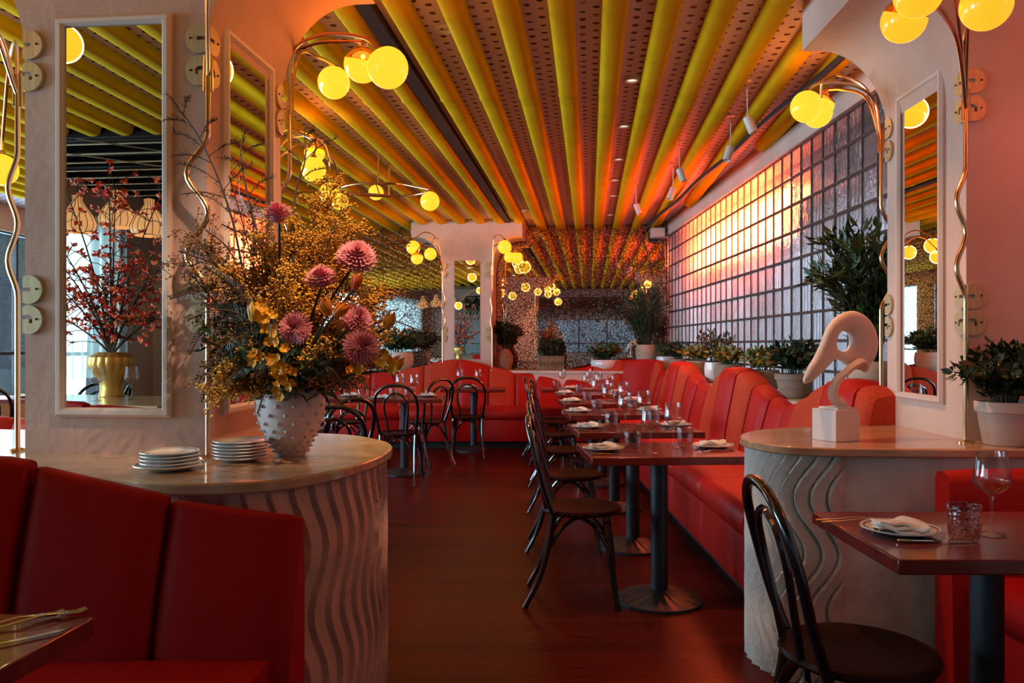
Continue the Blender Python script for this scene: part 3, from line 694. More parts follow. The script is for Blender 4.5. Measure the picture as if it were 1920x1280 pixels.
# side banquette along the glass blocks
fsd, LS = path_fn([V(1.66, 9.41, 0), V(1.66, 3.80, 0)])
ts = thing('banquette', 'long scalloped red and coral banquette below the glass block wall', 'banquette', (1.4, 6.6, 0))
s_ = 0.0; wid = [0.27, 0.29, 0.31, 0.37, 0.31, 0.29, 0.27]; hts = [0.87, 0.915, 0.99, 1.075, 1.075, 0.99, 0.915, 0.87]; tier = [0.0, 0.028, 0.056, 0.084, 0.056, 0.028, 0.0]
cols = ['red', 'coral', 'coral', 'red', 'coral', 'red', 'red']
done = False
for rep in range(3):
    for i in range(7):
        e = s_+wid[i]
        if e > LS: e = LS
        if e-s_ > 0.05: panel(fsd, s_, e, hts[i], hts[i]+(hts[i+1]-hts[i])*(e-s_)/wid[i], tier[i], M[cols[i]], ts, arch=0.022 if i == 3 else 0.006, lean=0.10)
        s_ = e
seat_block(ts, 1.10, 1.655, 3.82, 9.76, 'x0', 0.49, M['red'], M['red'], 7)
# left foreground banquette
fl_, LL = path_fn([V(-3.0, 2.0, 0), V(-0.557, 2.0, 0)])
tl = thing('banquette', 'big shaded red banquette stepping down in front of the bouquet counter', 'banquette', (-1.6, 1.8, 0))
for (x0, x1, h0, h1, of) in ((-2.6, -2.0, 1.03, 1.02, 0.045), (-2.0, -1.275, 1.01, 0.972, 0.045), (-1.27, -0.915, 0.952, 0.872, 0.012), (-0.912, -0.557, 0.858, 0.812, 0.0)):
    panel(fl_, x0+3.0, x1+3.0, h0, h1, of, M['red_shaded'], tl, lean=0.115, thick=0.055, ns=14, zlow=0.05)
seat_block(tl, -2.6, -0.60, 1.45, 1.99, 'y0', 0.485, M['red_shaded'], M['red_shaded'], 3)
# right foreground banquette with padded end
fr_, LR = path_fn([V(1.52, 2.74, 0), V(2.40, 2.74, 0)])
tr = thing('banquette', 'shaded red banquette corner behind the big near table', 'banquette', (1.9, 2.6, 0))
panel(fr_, 0.0, 0.88, 0.83, 0.84, 0.0, M['red'], tr, lean=0.03, thick=0.12, zb=0.06)
seat_block(tr, 1.58, 2.25, 1.2, 2.78, 'x0', 0.48, M['red_shaded'], M['red_shaded'], 2)
fr2, _ = path_fn([V(2.25, 2.78, 0), V(2.25, 1.2, 0)])
panel(fr2, 0.0, 0.78, 0.86, 0.93, 0.0, M['red_shaded'], tr); panel(fr2, 0.79, 1.57, 0.93, 0.86, 0.0, M['red_shaded'], tr)
# banquette behind the left pillar, and one seen in mirrors
f5, _ = path_fn([V(-4.6, 4.35, 0), V(-2.2, 4.35, 0)])
t5 = thing('banquette', 'red banquette behind the left pillar at the far left edge', 'banquette', (-3.4, 4.1, 0))
for i in range(4): panel(f5, 0.6*i, 0.6*i+0.6, [0.82, 0.86, 0.9, 0.86][i], [0.86, 0.9, 0.86, 0.80][i], 0.01, M['red'], t5)
seat_block(t5, -4.6, -2.2, 3.80, 4.34, 'y0', 0.48, M['red'], M['red'], 3)

# ------ bentwood chair
def make_chair():
    t = thing('bentwood_chair', 'x', 'chair')
    MB().lathe([(0.0001, 0.436), (0.175, 0.436), (0.198, 0.442), (0.203, 0.452), (0.198, 0.463), (0.178, 0.466), (0.168, 0.461), (0.0001, 0.459)], 36).build('seat', M['seat'], t)
    hoop = spl([(-0.162, -0.135, 0.445), (-0.178, -0.175, 0.56), (-0.196, -0.212, 0.70), (-0.175, -0.245, 0.82), (-0.10, -0.262, 0.888), (0, -0.266, 0.906), (0.10, -0.262, 0.888), (0.175, -0.245, 0.82), (0.196, -0.212, 0.70), (0.178, -0.175, 0.56), (0.162, -0.135, 0.445)], 6)
    MB().tube(hoop, 0.0145, 10).build('back_hoop', M['black'], t)
    inner = spl([(-0.078, -0.172, 0.455), (-0.092, -0.195, 0.58), (-0.108, -0.218, 0.70), (-0.088, -0.238, 0.79), (0, -0.247, 0.832), (0.088, -0.238, 0.79), (0.108, -0.218, 0.70), (0.092, -0.195, 0.58), (0.078, -0.172, 0.455)], 6)
    MB().tube(inner, 0.011, 8).build('inner_hoop', M['black'], t)
    for sx in (-1, 1):
        MB().tube(spl([(sx*0.162, -0.135, 0.46), (sx*0.160, -0.160, 0.30), (sx*0.168, -0.205, 0.14), (sx*0.182, -0.275, 0.0)], 5), [0.0155]*6+[0.0145]*5+[0.0125]*5, 9).build('leg', M['black'], t)
        lg = MB().tube(spl([(sx*0.135, 0.120, 0.44), (sx*0.148, 0.138, 0.30), (sx*0.160, 0.150, 0.15), (sx*0.178, 0.172, 0.0)], 5), [0.019]*4+[0.018]*4+[0.016]*4+[0.013]*4, 9)
        lg.lathe([(0.018, -0.006), (0.023, 0), (0.018, 0.006)], 12, c=(sx*0.137, 0.124, 0.41), cap=False).build('leg', M['black'], t)
    def br(p, q):
        p, q = Vector(p), Vector(q); m_ = (p+q)/2; c = Vector((m_.x*0.86, m_.y*0.86, 0.424))
        a1 = p.lerp(c, 0.45); a1.z = 0.375; b1 = q.lerp(c, 0.45); b1.z = 0.375
        MB().tube(spl([p, a1, c+(p-q)*0.07, c-(p-q)*0.07, b1, q], 5), 0.0095, 8).build('brace', M['black'], t)
    fl1, fr1, bl, br_ = (-0.152, 0.143, 0.255), (0.152, 0.143, 0.255), (-0.160, -0.168, 0.27), (0.160, -0.168, 0.27)
    br(fl1, fr1); br(fl1, bl); br(fr1, br_); br(bl, br_)
    return t
chair0 = make_chair(); chair_used = [False]
def place_chair(x, y, face_deg, label, group='black bentwood chairs'):
    # face_deg: direction the sitter looks, 0 = +X, 90 = +Y
    rz = math.radians(face_deg-90)
    if not chair_used[0]:
        chair_used[0] = True; chair0.location = (x, y, 0); chair0.rotation_euler = (0, 0, rz); chair0['label'] = label; chair0['group'] = group
        return chair0
    return dup(chair0, (x, y, 0), rz, label, group)
# ------ table
def make_table(w, d, name='dining_table'):
    t = thing(name, 'x', 'table')
    MB().box(-w/2, w/2, -d/2, d/2, 0.712, 0.75).build('tabletop', M['tabletop'], t, bevel=0.004)
    MB().lathe([(0.042, 0.03), (0.042, 0.69), (0.07, 0.695), (0.07, 0.712)], 24).build('pedestal', M['iron'], t)
    m = MB(); n = 72; vs = []; prof = [(0.042, 0.062), (0.06, 0.052), (0.13, 0.034), (0.195, 0.022), (0.215, 0.014), (0.215, 0.0)]
    for j, (r, z) in enumerate(prof):
        for i in range(n):
            a = 2*PI*i/n; dz = 0.004*(1 if i % 4 < 2 else 0)*(1 if 0 < j < 4 else 0); vs.append((r*math.cos(a), r*math.sin(a), z-dz))
    fs = [(j*n+i, (j+1)*n+i, (j+1)*n+(i+1) % n, j*n+(i+1) % n) for j in range(5) for i in range(n)]
    m.add(vs, fs).build('base_plate', M['iron'], t)
    MB().box(-w*0.3, w*0.3, -0.02, 0.02, 0.695, 0.712).build('support_bar', M['iron'], t)
    return t
table0 = make_table(0.76, 0.56)
# ------ place setting prototypes
def make_plate():
    t = thing('plate', 'x', 'plate')
    dsh = MB().lathe([(0.0001, 0.004), (0.045, 0.003), (0.052, 0.0), (0.060, 0.002), (0.098, 0.014), (0.103, 0.0165), (0.102, 0.019), (0.095, 0.0175), (0.062, 0.0075), (0.050, 0.006), (0.0001, 0.006)], 48).build('dish', M['white'], t)
    MB().lathe([(0.0905, 0.0168), (0.094, 0.0178)], 48, cap=False).build('rim_line', M['rim'], dsh)
    return t
def make_napkin():
    m = MB()
    for l in range(3):
        def fn(u, v, l=l):
            x = (u-0.5)*0.13*(1-0.02*l); y = (v-0.5)*0.085*(1-0.03*l)
            return Vector((x+0.004*math.sin(v*9+l), y+0.005*math.sin(u*7+l*2), 0.006+0.0085*l+0.006*math.sin(u*5.0+0.6)*math.cos(v*3)+0.004*math.sin(u*11+v*5+l)))
        g0 = len(m.v); nu, nv = 14, 9
        vs = [fn(i/nu, j/nv) for j in range(nv+1) for i in range(nu+1)]; lo = [v-Vector((0, 0, 0.0065)) for v in vs]; w_ = nu+1; k = len(vs)
        fs = [(j*w_+i, j*w_+i+1, (j+1)*w_+i+1, (j+1)*w_+i) for j in range(nv) for i in range(nu)]
        fs += [tuple(k+q for q in reversed(f)) for f in fs]
        rim = [i for i in range(w_)]+[j*w_+nu for j in range(1, nv+1)]+[nv*w_+i for i in range(nu-1, -1, -1)]+[j*w_ for j in range(nv-1, 0, -1)]
        fs += [(rim[q-1], k+rim[q-1], k+rim[q], rim[q]) for q in range(len(rim))]
        m.add(vs+lo, fs)
    return m.build('napkin', M['napkin'])
def make_wine():
    t = thing('wine_glass', 'x', 'glass')
    MB().lathe([(0.0065, 0.105), (0.012, 0.110), (0.032, 0.124), (0.0465, 0.142), (0.0475, 0.150), (0.045, 0.168), (0.0375, 0.226), (0.0368, 0.2275), (0.0362, 0.226), (0.0435, 0.168), (0.046, 0.150), (0.0445, 0.143), (0.031, 0.127), (0.0105, 0.114), (0.0001, 0.111)], 28, cap=False).build('bowl', M['glass'], t)
    MB().lathe([(0.0001, 0.0), (0.037, 0.0), (0.0375, 0.0015), (0.012, 0.005), (0.0045, 0.012), (0.0036, 0.05), (0.0038, 0.09), (0.0065, 0.105)], 24, cap=False).build('stem_and_foot', M['glass'], t)
    return t
def make_tumbler():
    m = MB().lathe([(0.0001, 0.0), (0.033, 0.0), (0.036, 0.004), (0.0365, 0.02), (0.043, 0.094), (0.0425, 0.0955), (0.0405, 0.094), (0.034, 0.018), (0.031, 0.012), (0.0001, 0.011)], 32, cap=False)
    for j in range(5):                       # raised studs around the lower half
        for i in range(18):
            a = 2*PI*(i+0.5*(j % 2))/18; z = 0.010+0.0085*j; r = 0.0368+0.0008*j
            m.octa((r*math.cos(a), r*math.sin(a), z), 0.0036)
    return m.build('tumbler', M['tumbler'])
def make_knife():
    t = thing('knife', 'x', 'knife')
    MB().tube([(-0.105, 0, 0.004), (-0.10, 0, 0.005), (-0.06, 0, 0.005), (-0.01, 0, 0.0042)], [0.004, 0.0058, 0.0052, 0.0035], 8, flat=0.75).build('handle', M['steel'], t)
    MB().prism([(-0.012, -0.003), (0.02, -0.0085), (0.085, -0.0085), (0.105, 0.002), (0.08, 0.004), (-0.012, 0.003)], 0.0028, 0.0044).build('blade', M['steel'], t)
    return t
def make_fork():
    t = thing('fork', 'x', 'fork')
    MB().tube([(-0.10, 0, 0.002), (-0.095, 0, 0.003), (-0.04, 0, 0.006), (0.02, 0, 0.012), (0.045, 0, 0.009)], [0.005, 0.0065, 0.0032, 0.0028, 0.006], 8, flat=0.45).build('handle', M['steel'], t)
    m = MB().prism([(0.043, -0.008), (0.062, -0.0105), (0.062, 0.0105), (0.043, 0.008)], 0.006, 0.0085)
    for k in range(4): m.tube([(0.060, -0.0088+0.00587*k, 0.0073), (0.08, -0.0088+0.00587*k, 0.005), (0.095, -0.0085+0.00567*k, 0.0085)], [0.0018, 0.0016, 0.0009], 6)
    m.build('tines', M['steel'], t)
    return t
plate0, napkin0, wine0, tumbler0, knife0, fork0 = make_plate(), make_napkin(), make_wine(), make_tumbler(), make_knife(), make_fork()
used_ = {}
def put(proto, key, loc, rz, label, group, cat=None, scale=None):
    if key not in used_:
        used_[key] = 1; o = proto; o.location = loc; o.rotation_euler = (0, 0, rz); o['label'] = label; o['group'] = group
        if scale: o.scale = (scale,)*3
    else: o = dup(proto, loc, rz, label, group, scale)
    if cat: o['category'] = cat
    return o
def setting(cx, cy, trz, items, where):
    def W(x, y): return (cx+x*math.cos(trz)-y*math.sin(trz), cy+x*math.sin(trz)+y*math.cos(trz))
    for it in items:
        kind, x, y, rz, side = it; X, Y = W(x, y)
        if kind == 'plate':
            put(plate0, 'p', (X, Y, 0.7505), rz, 'dinner plate under the napkin %s %s' % (side, where), 'dinner plates on the tables')
            put(napkin0, 'n', (X, Y+0.002, 0.7595), rz+rnd(-0.25, 0.25)+trz, 'folded napkin %s %s' % (side, where), 'folded napkins', 'napkin')
        if kind == 'wine': put(wine0, 'w', (X, Y, 0.7505), rnd(0, 3), 'stemmed wine glass %s %s' % (side, where), 'wine glasses')
        if kind == 'tumbler': put(tumbler0, 't', (X, Y, 0.7505), rnd(0, 3), 'studded tumbler %s %s' % (side, where), 'water tumblers', 'tumbler')
        if kind == 'knife': put(knife0, 'k', (X, Y, 0.751), rz+trz, 'table knife %s %s' % (side, where), 'table knives')
        if kind == 'fork': put(fork0, 'f', (X, Y, 0.751), rz+trz, 'table fork %s %s' % (side, where), 'table forks')
STD = [('plate', -0.285, -0.03, 0, 'at the aisle side of'), ('plate', 0.285, 0.04, PI, 'at the wall side of'),
       ('wine', -0.075, -0.14, 0, 'at the aisle side of'), ('wine', 0.085, 0.06, 0, 'at the wall side of'),
       ('tumbler', -0.145, -0.055, 0, 'at the aisle side of'), ('tumbler', 0.165, 0.13, 0, 'at the wall side of'),
       ('knife', -0.265, -0.185, 0, 'at the aisle side of'), ('fork', -0.22, 0.135, 0.1, 'at the aisle side of'),
       ('knife', 0.265, 0.205, PI, 'at the wall side of'), ('fork', 0.25, -0.125, PI+0.3, 'at the wall side of')]
tabs = []; first_t = [True]
def place_table(x, y, rz, label, group=None):
    if first_t[0]:
        first_t[0] = False; t = table0; t.location = (x, y, 0); t.rotation_euler = (0, 0, rz); t['label'] = label
        if group: t['group'] = group
    else: t = dup(table0, (x, y, 0), rz, label, group)
    return t
ordn = ['nearest', 'second', 'third', 'fourth', 'fifth']
TR = math.radians(3.0)
for i, (px, py) in enumerate(((1110, 858), (1085, 811), (1069, 778), (1058, 757), (1048, 740.5))):
    c = PZ(px, py, 0.75); cx = c.x+0.38*math.cos(TR)-0.28*math.sin(TR)+0.0; cy = c.y+0.38*math.sin(TR)+0.28*math.cos(TR)
    ds = 'the %s table along the aisle' % ordn[i]
    place_table(cx, cy, TR, '%s dark red two-seat table in the row along the side banquette' % ordn[i], 'tables in the row along the side banquette')
    setting(cx, cy, TR, STD, ds)
    place_chair(cx-0.385, cy+0.04-0.02*i, -4, 'black bentwood chair drawn up to %s' % ds, 'bentwood chairs along the aisle')
c6 = (0.72, 9.55)
place_table(c6[0], c6[1], 0.0, 'farthest dark red table, in the corner by the back banquette')
setting(c6[0], c6[1], 0.0, [('plate', -0.02, -0.1, 0, 'on'), ('wine', -0.12, 0.03, 0, 'at the left on'), ('tumbler', -0.2, -0.08, 0, 'on'), ('wine', 0.2, 0.06, 0, 'at the right on')], 'the farthest corner table')
place_chair(0.40, 9.0, 0, 'farthest black bentwood chair of the aisle row, by the corner table', 'bentwood chairs along the aisle')
# right foreground table
place_table(1.315, 2.215, 0.0, 'large dark red table nearest the camera with one full place setting')
setting(1.315, 2.215, 0.0, [('plate', -0.245, -0.01, 0, 'on'), ('tumbler', -0.112, -0.085, 0, 'on'), ('wine', -0.005, -0.03, 0, 'on'), ('knife', -0.20, -0.115, 0, 'on')], 'the big near table')
for i, (dx, dy) in enumerate(((-0.32, 0.145), (-0.315, 0.118))):
    put(fork0, 'f', (1.315+dx, 2.215+dy, 0.751), 0.03, '%s of two forks behind the plate on the big near table' % ('farther' if i == 0 else 'nearer'), 'table forks')
place_chair(0.92, 2.13, -2, 'nearest black bentwood chair, drawn up to the big table before the sculpture counter')
# left foreground table corner
cl = PZ(183, 1152, 0.75); q0 = RR(0.38, 0.29)
cxl, cyl = cl.x-q0.x, cl.y-q0.y
place_table(cxl, cyl, -TH, 'dark glossy table whose corner enters at the bottom left')
for i, (px, py, rz) in enumerate(((58, 1168, 0.35), (12, 1172, 0.30))):
    p = PZ(px, py, 0.752); put(fork0, 'f', (p.x, p.y, 0.751), rz+0.4, 'table fork at the %s on the bottom left table corner' % ('right' if i == 0 else 'left'), 'table forks')
p = PZ(30, 1195, 0.752); put(knife0, 'k', (p.x, p.y-0.03, 0.751), 0.75, 'table knife on the bottom left table corner', 'table knives')
# back left tables and chairs
place_table(-0.46, 9.62, 0.0, 'small dark red table in front of the middle of the back banquette')
setting(-0.46, 9.62, 0.0, [('plate', -0.05, 0.0, 0, 'on'), ('wine', -0.16, -0.05, 0, 'at the left on'), ('wine', 0.06, -0.08, 0, 'at the right on')], 'the small table by the back banquette')
place_chair(-0.50, 9.05, 92, 'black bentwood chair seen from behind at the small back table')
place_table(-1.06, 7.90, 0.03, 'right half of the dark red table pair left of the aisle')
place_table(-1.84, 7.92, 0.03, 'left half of the dark red table pair left of the aisle')
S4 = [('plate', -0.2, -0.16, 0, 'at the left front of'), ('plate', 0.22, 0.12, 0, 'at the right back of'), ('wine', -0.05, 0.05, 0, 'at the middle of'), ('wine', 0.1, -0.05, 0, 'at the right of'), ('tumbler', -0.1, -0.1, 0, 'at the left of'), ('tumbler', 0.02, 0.14, 0, 'at the back of')]
setting(-1.06, 7.90, 0.03, S4, 'the right back double table')
setting(-1.84, 7.92, 0.03, S4, 'the left back double table')
place_chair(-1.03, 7.42, 86, 'black bentwood chair seen from behind at the table pair left of the aisle')
place_chair(-0.93, 8.52, 140, 'black bentwood chair turned away behind the end of the table pair')
place_chair(-1.75, 8.50, -85, 'black bentwood chair on the far side of the table pair, facing the camera')
place_chair(-1.85, 7.42, 90, 'black bentwood chair on the near side of the left table of the pair')
place_table(-1.68, 5.50, -0.05, 'dark table half hidden behind the bouquet and its vase')
setting(-1.68, 5.50, -0.05, [('plate', 0.2, -0.1, 0, 'on'), ('plate', -0.2, 0.1, 0, 'at the left on'), ('wine', 0.05, 0.05, 0, 'on'), ('tumbler', 0.12, 0.1, 0, 'on')], 'the table half hidden behind the vase')
place_chair(-1.25, 5.52, 138, 'black bentwood chair just right of the spiked vase, nearer the aisle')
place_chair(-1.10, 4.97, 98, 'black bentwood chair just right of the spiked vase, partly behind it')
# far left strip
place_table(-4.9, 7.9, 0.0, 'table by the tall windows seen at the far left edge')
setting(-4.9, 7.9, 0, [('plate', 0.1, 0, 0, 'on')], 'the table by the left windows')
place_chair(-4.6, 7.0, 120, 'black bentwood chair by the tall windows at the far left edge')
place_chair(-4.25, 6.2, 60, 'nearer black bentwood chair by the left windows, in the far left gap')
# plates stacked on the left counter
def stack(px, py, n, r, label, grp, wide=False):
    c = PZ(px, py, 0.89)
    for i in range(n):
        sc = r/0.103*(1.22 if wide and i == 0 else 1.0); z = 0.8905+0.0105*i
        put(plate0, 'p', (c.x+rnd(-0.002, 0.002), c.y+rnd(-0.002, 0.002), z), rnd(0, 6), ['lowest', 'second', 'third', 'fourth', 'fifth', 'sixth', 'seventh'][i]+' plate from the bottom of '+label, grp, None, sc)
stack(318, 880, 5, 0.086, 'the left plate stack on the left counter', 'plates of the left stack', True)
stack(451, 863, 6, 0.088, 'the right plate stack beside the spiked vase', 'plates of the right stack')
# ================================================================== vase and bouquet
VB = PZ(545, 853, 0.89)
vz = thing('spiked_vase', 'white ceramic vase covered with small knobs, holding the big bouquet', 'vase', VB)
prof = [(0.046, 0.0), (0.050, 0.004), (0.052, 0.012), (0.062, 0.030), (0.085, 0.070), (0.105, 0.115), (0.115, 0.155), (0.116, 0.185), (0.108, 0.215), (0.100, 0.235), (0.095, 0.236), (0.100, 0.21), (0.106, 0.18), (0.10, 0.14), (0.06, 0.05), (0.0001, 0.03)]
vb_ = MB().lathe(prof, 40, cap=False).build('body', M['spiky'], vz)
def vr(z):
    for (r0, z0), (r1, z1) in zip(prof, prof[1:10]):
        if z0 <= z <= z1: return r0+(r1-r0)*(z-z0)/(z1-z0)
    return 0.1
kn = MB()
for j, z in enumerate((0.018, 0.034, 0.050, 0.068, 0.090, 0.116, 0.145, 0.175, 0.205)):
    n = 13 if j > 2 else 15; r = vr(z); s_ = 0.0075 if j > 3 else 0.0058
    for i in range(n):
        a = 2*PI*(i+0.5*(j % 2))/n; d = V(math.cos(a), math.sin(a), 0)
        kn.lathe([(s_, -0.002), (s_*0.85, 0.004), (s_*0.45, 0.0085), (0.0001, 0.0105)], 7, c=d*r+V(0, 0, z), cap=False, ax=d+V(0, 0, -0.1))
kn.build('knobs', M['spiky'], vb_)['kind'] = 'stuff'
MOUTH = VB+V(0, 0, 0.20)
def stemline(tip, k=10, sag=0.12, base=None):
    b = (base or MOUTH)+V(rnd(-0.05, 0.05), rnd(-0.05, 0.05), -0.06)
    up = b+V((tip.x-b.x)*0.25, (tip.y-b.y)*0.25, max(0.10, (tip.z-b.z)*0.45)+0.04)
    pts = []
    for i in range(k+1):
        t = i/k; pts.append(b*(1-t)**2+up*2*t*(1-t)+tip*t*t)
    return pts
def root(name, tip, label, cat, group):
    return thing(name, label, cat, (tip.x, tip.y, tip.z), group=group)
def mum(px, py, Y, r, face, label):
    c = P(px, py, Y); t = root('chrysanthemum', c, label, 'flower', 'mauve chrysanthemums'); ax = Vector(face).normalized()
    rot = Vector((0, 0, 1)).rotation_difference(ax).to_matrix(); m = MB()
    for ring in range(9):
        th = 0.10+ring*0.215; n = 7+ring*4 if ring < 5 else 26
        for i in range(n):
            a = 2*PI*(i+0.5*(ring % 2))/n+rnd(-.05, .05); d = rot@V(math.sin(th)*math.cos(a), math.sin(th)*math.sin(a), math.cos(th))
            sd = rot@V(-math.sin(a), math.cos(a), 0); rr = r*(0.92 if ring < 6 else 1.05)*rnd(0.93, 1.06)
            m.leaf(c+d*rr*0.42, d, sd, rr*0.60, r*0.17, 0.30 if ring > 5 else -0.25)
    m.sphere(c, r*0.5, 14, 9); m.build('petals', M['mum'], t, w=True)
    MB().tube(stemline(c-ax*r*0.3), 0.0045, 6).build('stem', M['stem'], t, w=True)
for a in ((521, 404, 2.50, 0.050, (-0.2, -0.3, 1), 'mauve chrysanthemum seen from the side at the top left of the bouquet'),
          (668, 484, 2.50, 0.062, (0.25, -0.75, 0.75), 'large mauve chrysanthemum at the upper right of the bouquet'),
          (603, 524, 2.52, 0.052, (-0.1, -0.5, 0.9), 'mauve chrysanthemum half hidden by mustard sprays near the centre top'),
          (555, 615, 2.40, 0.050, (-0.15, -1, 0.15), 'round mauve chrysanthemum facing the camera at the bouquet centre'),
          (668, 600, 2.48, 0.050, (0.5, -0.7, 0.4), 'mauve chrysanthemum below the pair of orange tulips'),
          (677, 652, 2.42, 0.056, (0.45, -0.85, 0.2), 'mauve chrysanthemum lowest on the right of the bouquet')): mum(*a)
def tulip(px, py, Y, h, ax, mat, label):
    c = P(px, py, Y); t = root('tulip', c, label, 'flower', 'tulips of the bouquet'); ax = Vector(ax).normalized()
    rot = Vector((0, 0, 1)).rotation_difference(ax).to_matrix(); m = MB()
    for i in range(6):
        a = 2*PI*i/6+0.2; k = 1.0 if i % 2 else 0.86
        def fn(u, v, a=a, k=k):
            w_ = math.sin(PI*min(1, 0.12+0.88*v)**0.8)*0.60 if v < 0.999 else 0.02
            an = a+(u-0.5)*2*w_*1.15; r = h*0.33*k*math.sin(PI*(0.12+0.62*v))**0.7
            return c+rot@V(r*math.cos(an), r*math.sin(an), h*(v-0.5))
        m.grid(fn, 5, 7)
    m.build('petals', mat, t, w=True)
    MB().tube(stemline(c-ax*h*0.48), 0.0042, 6).build('stem', M['stem'], t, w=True)
for a in ((477, 583, 2.36, 0.062, (0.05, 0, 1), M['tulip_y'], 'upright yellow tulip on the left of the bouquet'),
          (669, 526, 2.44, 0.055, (0.35, -0.2, 0.9), M['tulip_r'], 'red-orange tulip just below the upper right chrysanthemum'),
          (611, 573, 2.36, 0.060, (-0.15, -0.3, 0.9), M['tulip_o'], 'orange tulip, left one of the close pair at the centre right'),
          (640, 580, 2.40, 0.062, (0.7, -0.2, 0.6), M['tulip_o'], 'orange tulip leaning right, right one of the close pair'),
          (730, 601, 2.55, 0.062, (0.35, -0.5, 0.7), M['tulip_y'], 'open yellow-orange tulip at the right edge of the bouquet'),
          (742, 683, 2.50, 0.064, (0.6, -0.3, 0.55), M['tulip_y'], 'yellow tulip hanging at the lower right over the counter')): tulip(*a)
def orchid(pts, label, n, s=0.017):
    tip = pts[-1]; t = root('orchid_spray', tip, label, 'flower', 'yellow orchid sprays'); l = spl(pts, 8); m = MB()
    for i in range(n):
        q = l[int(len(l)*(0.25+0.74*i/n))]+V(rnd(-.022, .022), rnd(-.03, .01), rnd(-.02, .02)); ax = V(rnd(-.6, .6), -1, rnd(-.4, .4)).normalized()
        s1 = ax.orthogonal().normalized(); s2 = ax.cross(s1)
        for k in range(5):
            a = 2*PI*k/5+i; d = s1*math.cos(a)+s2*math.sin(a)+ax*0.25; m.leaf(q, d, ax.cross(d), s*rnd(0.9, 1.25), s*0.95, 0.3)
    m.build('blossoms', M['orchid'], t, w=True)
    MB().tube([MOUTH+V(0, -0.03, -0.05)]+l, 0.0025, 5).build('stem', M['stem'], t, w=True)
orchid([P(560, 740, 2.66), P(525, 640, 2.38), P(505, 575, 2.36), P(510, 640, 2.32)], 'yellow orchid spray left of the central chrysanthemum', 17)
orchid([P(555, 735, 2.64), P(520, 690, 2.36), P(490, 668, 2.32), P(470, 672, 2.30)], 'yellow orchid spray arching to the left above the vase', 12)
orchid([P(560, 735, 2.62), P(548, 690, 2.36), P(520, 700, 2.32), P(540, 722, 2.33), P(515, 738, 2.35)], 'yellow orchid spray spilling over the vase rim', 16)
orchid([P(600, 735, 2.64), P(680, 690, 2.48), P(720, 665, 2.44), P(738, 710, 2.42)], 'yellow orchid spray hanging at the right of the bouquet', 15)
# mustard and rust filler sprays
def spray(px, py, Y, R, mat, nb, dens, label, grp, from_=None, buds=0.0042, name='mimosa_spray'):
    tip = P(px, py, Y); t = root(name, tip, label, 'foliage', grp); st = stemline(tip, 12, base=from_); s = MB().tube(st, [0.0032]*7+[0.0022]*6, 5); m = MB()
    for b in range(nb):
        i = random.randint(6, 12); p0 = st[i]; d = (V(rnd(-1, 1), rnd(-1, 1), rnd(-0.5, 1))+(st[i]-st[i-1]).normalized()*0.7).normalized()
        L = R*rnd(0.5, 1.05); p1 = p0+d*L*0.5+V(0, 0, rnd(-.01, .02)); p2 = p0+d*L+V(rnd(-.02, .02), 0, rnd(-.03, .02))
        s.tube([p0, p1, p2], 0.0011, 3)
        for k in range(dens):
            q = rnd(0.25, 1.0); c = p0*(1-q)**2+p1*2*q*(1-q)+p2*q*q+V(rnd(-1, 1), rnd(-1, 1), rnd(-1, 1))*0.014; m.octa(c, buds*rnd(0.6, 1.25))
    s.build('stem', M['twig'], t, w=True); m.build('buds', mat, t, w=True, smooth=False)
gm, gr = 'mustard filler sprays of the bouquet', 'rust-brown filler sprays of the bouquet'
lm = 'mustard-yellow budded spray in the dense body of the bouquet'; lr = 'rust-brown budded spray filling the body of the bouquet'
for (px, py, Y, R) in ((560, 470, 2.72, 0.10), (600, 490, 2.80, 0.10), (520, 500, 2.60, 0.10), (640, 450, 2.85, 0.10), (480, 530, 2.66, 0.09), (560, 540, 2.74, 0.10), (640, 530, 2.86, 0.10),
                       (590, 400, 2.80, 0.11), (620, 360, 2.84, 0.10), (545, 430, 2.68, 0.09), (700, 560, 2.80, 0.09), (640, 630, 2.62, 0.09), (715, 620, 2.74, 0.09), (450, 640, 2.55, 0.09), (430, 700, 2.55, 0.09), (600, 660, 2.50, 0.08), (590, 600, 2.66, 0.1), (440, 520, 2.5, 0.1), (500, 460, 2.6, 0.1), (660, 440, 2.7, 0.1), (530, 520, 2.45, 0.08), (720, 560, 2.62, 0.08), (690, 640, 2.5, 0.07), (400, 740, 2.5, 0.07)):
    spray(px, py, Y, R*1.0, M['mimosa'], 46, 15, lm, gm, buds=0.0050)
for (px, py, Y, R) in ((390, 480, 2.60, 0.11), (360, 540, 2.62, 0.10), (400, 630, 2.68, 0.09), (470, 460, 2.7, 0.10), (450, 720, 2.58, 0.08), (640, 690, 2.58, 0.09), (590, 710, 2.55, 0.08),
                       (700, 690, 2.66, 0.08), (500, 700, 2.55, 0.08), (610, 640, 2.60, 0.09), (390, 700, 2.60, 0.08), (670, 560, 2.9, 0.1), (540, 690, 2.6, 0.09), (420, 500, 2.5, 0.10), (650, 720, 2.55, 0.08)):
    spray(px, py, Y, R*1.05, M['rust'], 34, 12, lr, gr, buds=0.0048)
spray(372, 452, 2.50, 0.13, M['rust'], 44, 13, 'rust budded spray reaching far left in front of the pillar', gr)
spray(345, 500, 2.48, 0.10, M['rust'], 34, 12, 'rust budded spray farthest left, level with the hook plates', gr)
spray(640, 390, 2.72, 0.10, M['mimosa'], 40, 12, 'mustard budded spray in front of the round lamps', gm)
spray(430, 330, 2.56, 0.10, M['rust'], 26, 8, 'thin rust spray high on the left before the narrow mirror', gr)
spray(470, 400, 2.6, 0.09, M['rust'], 28, 8, 'thin rust spray before the lower part of the narrow mirror', gr)
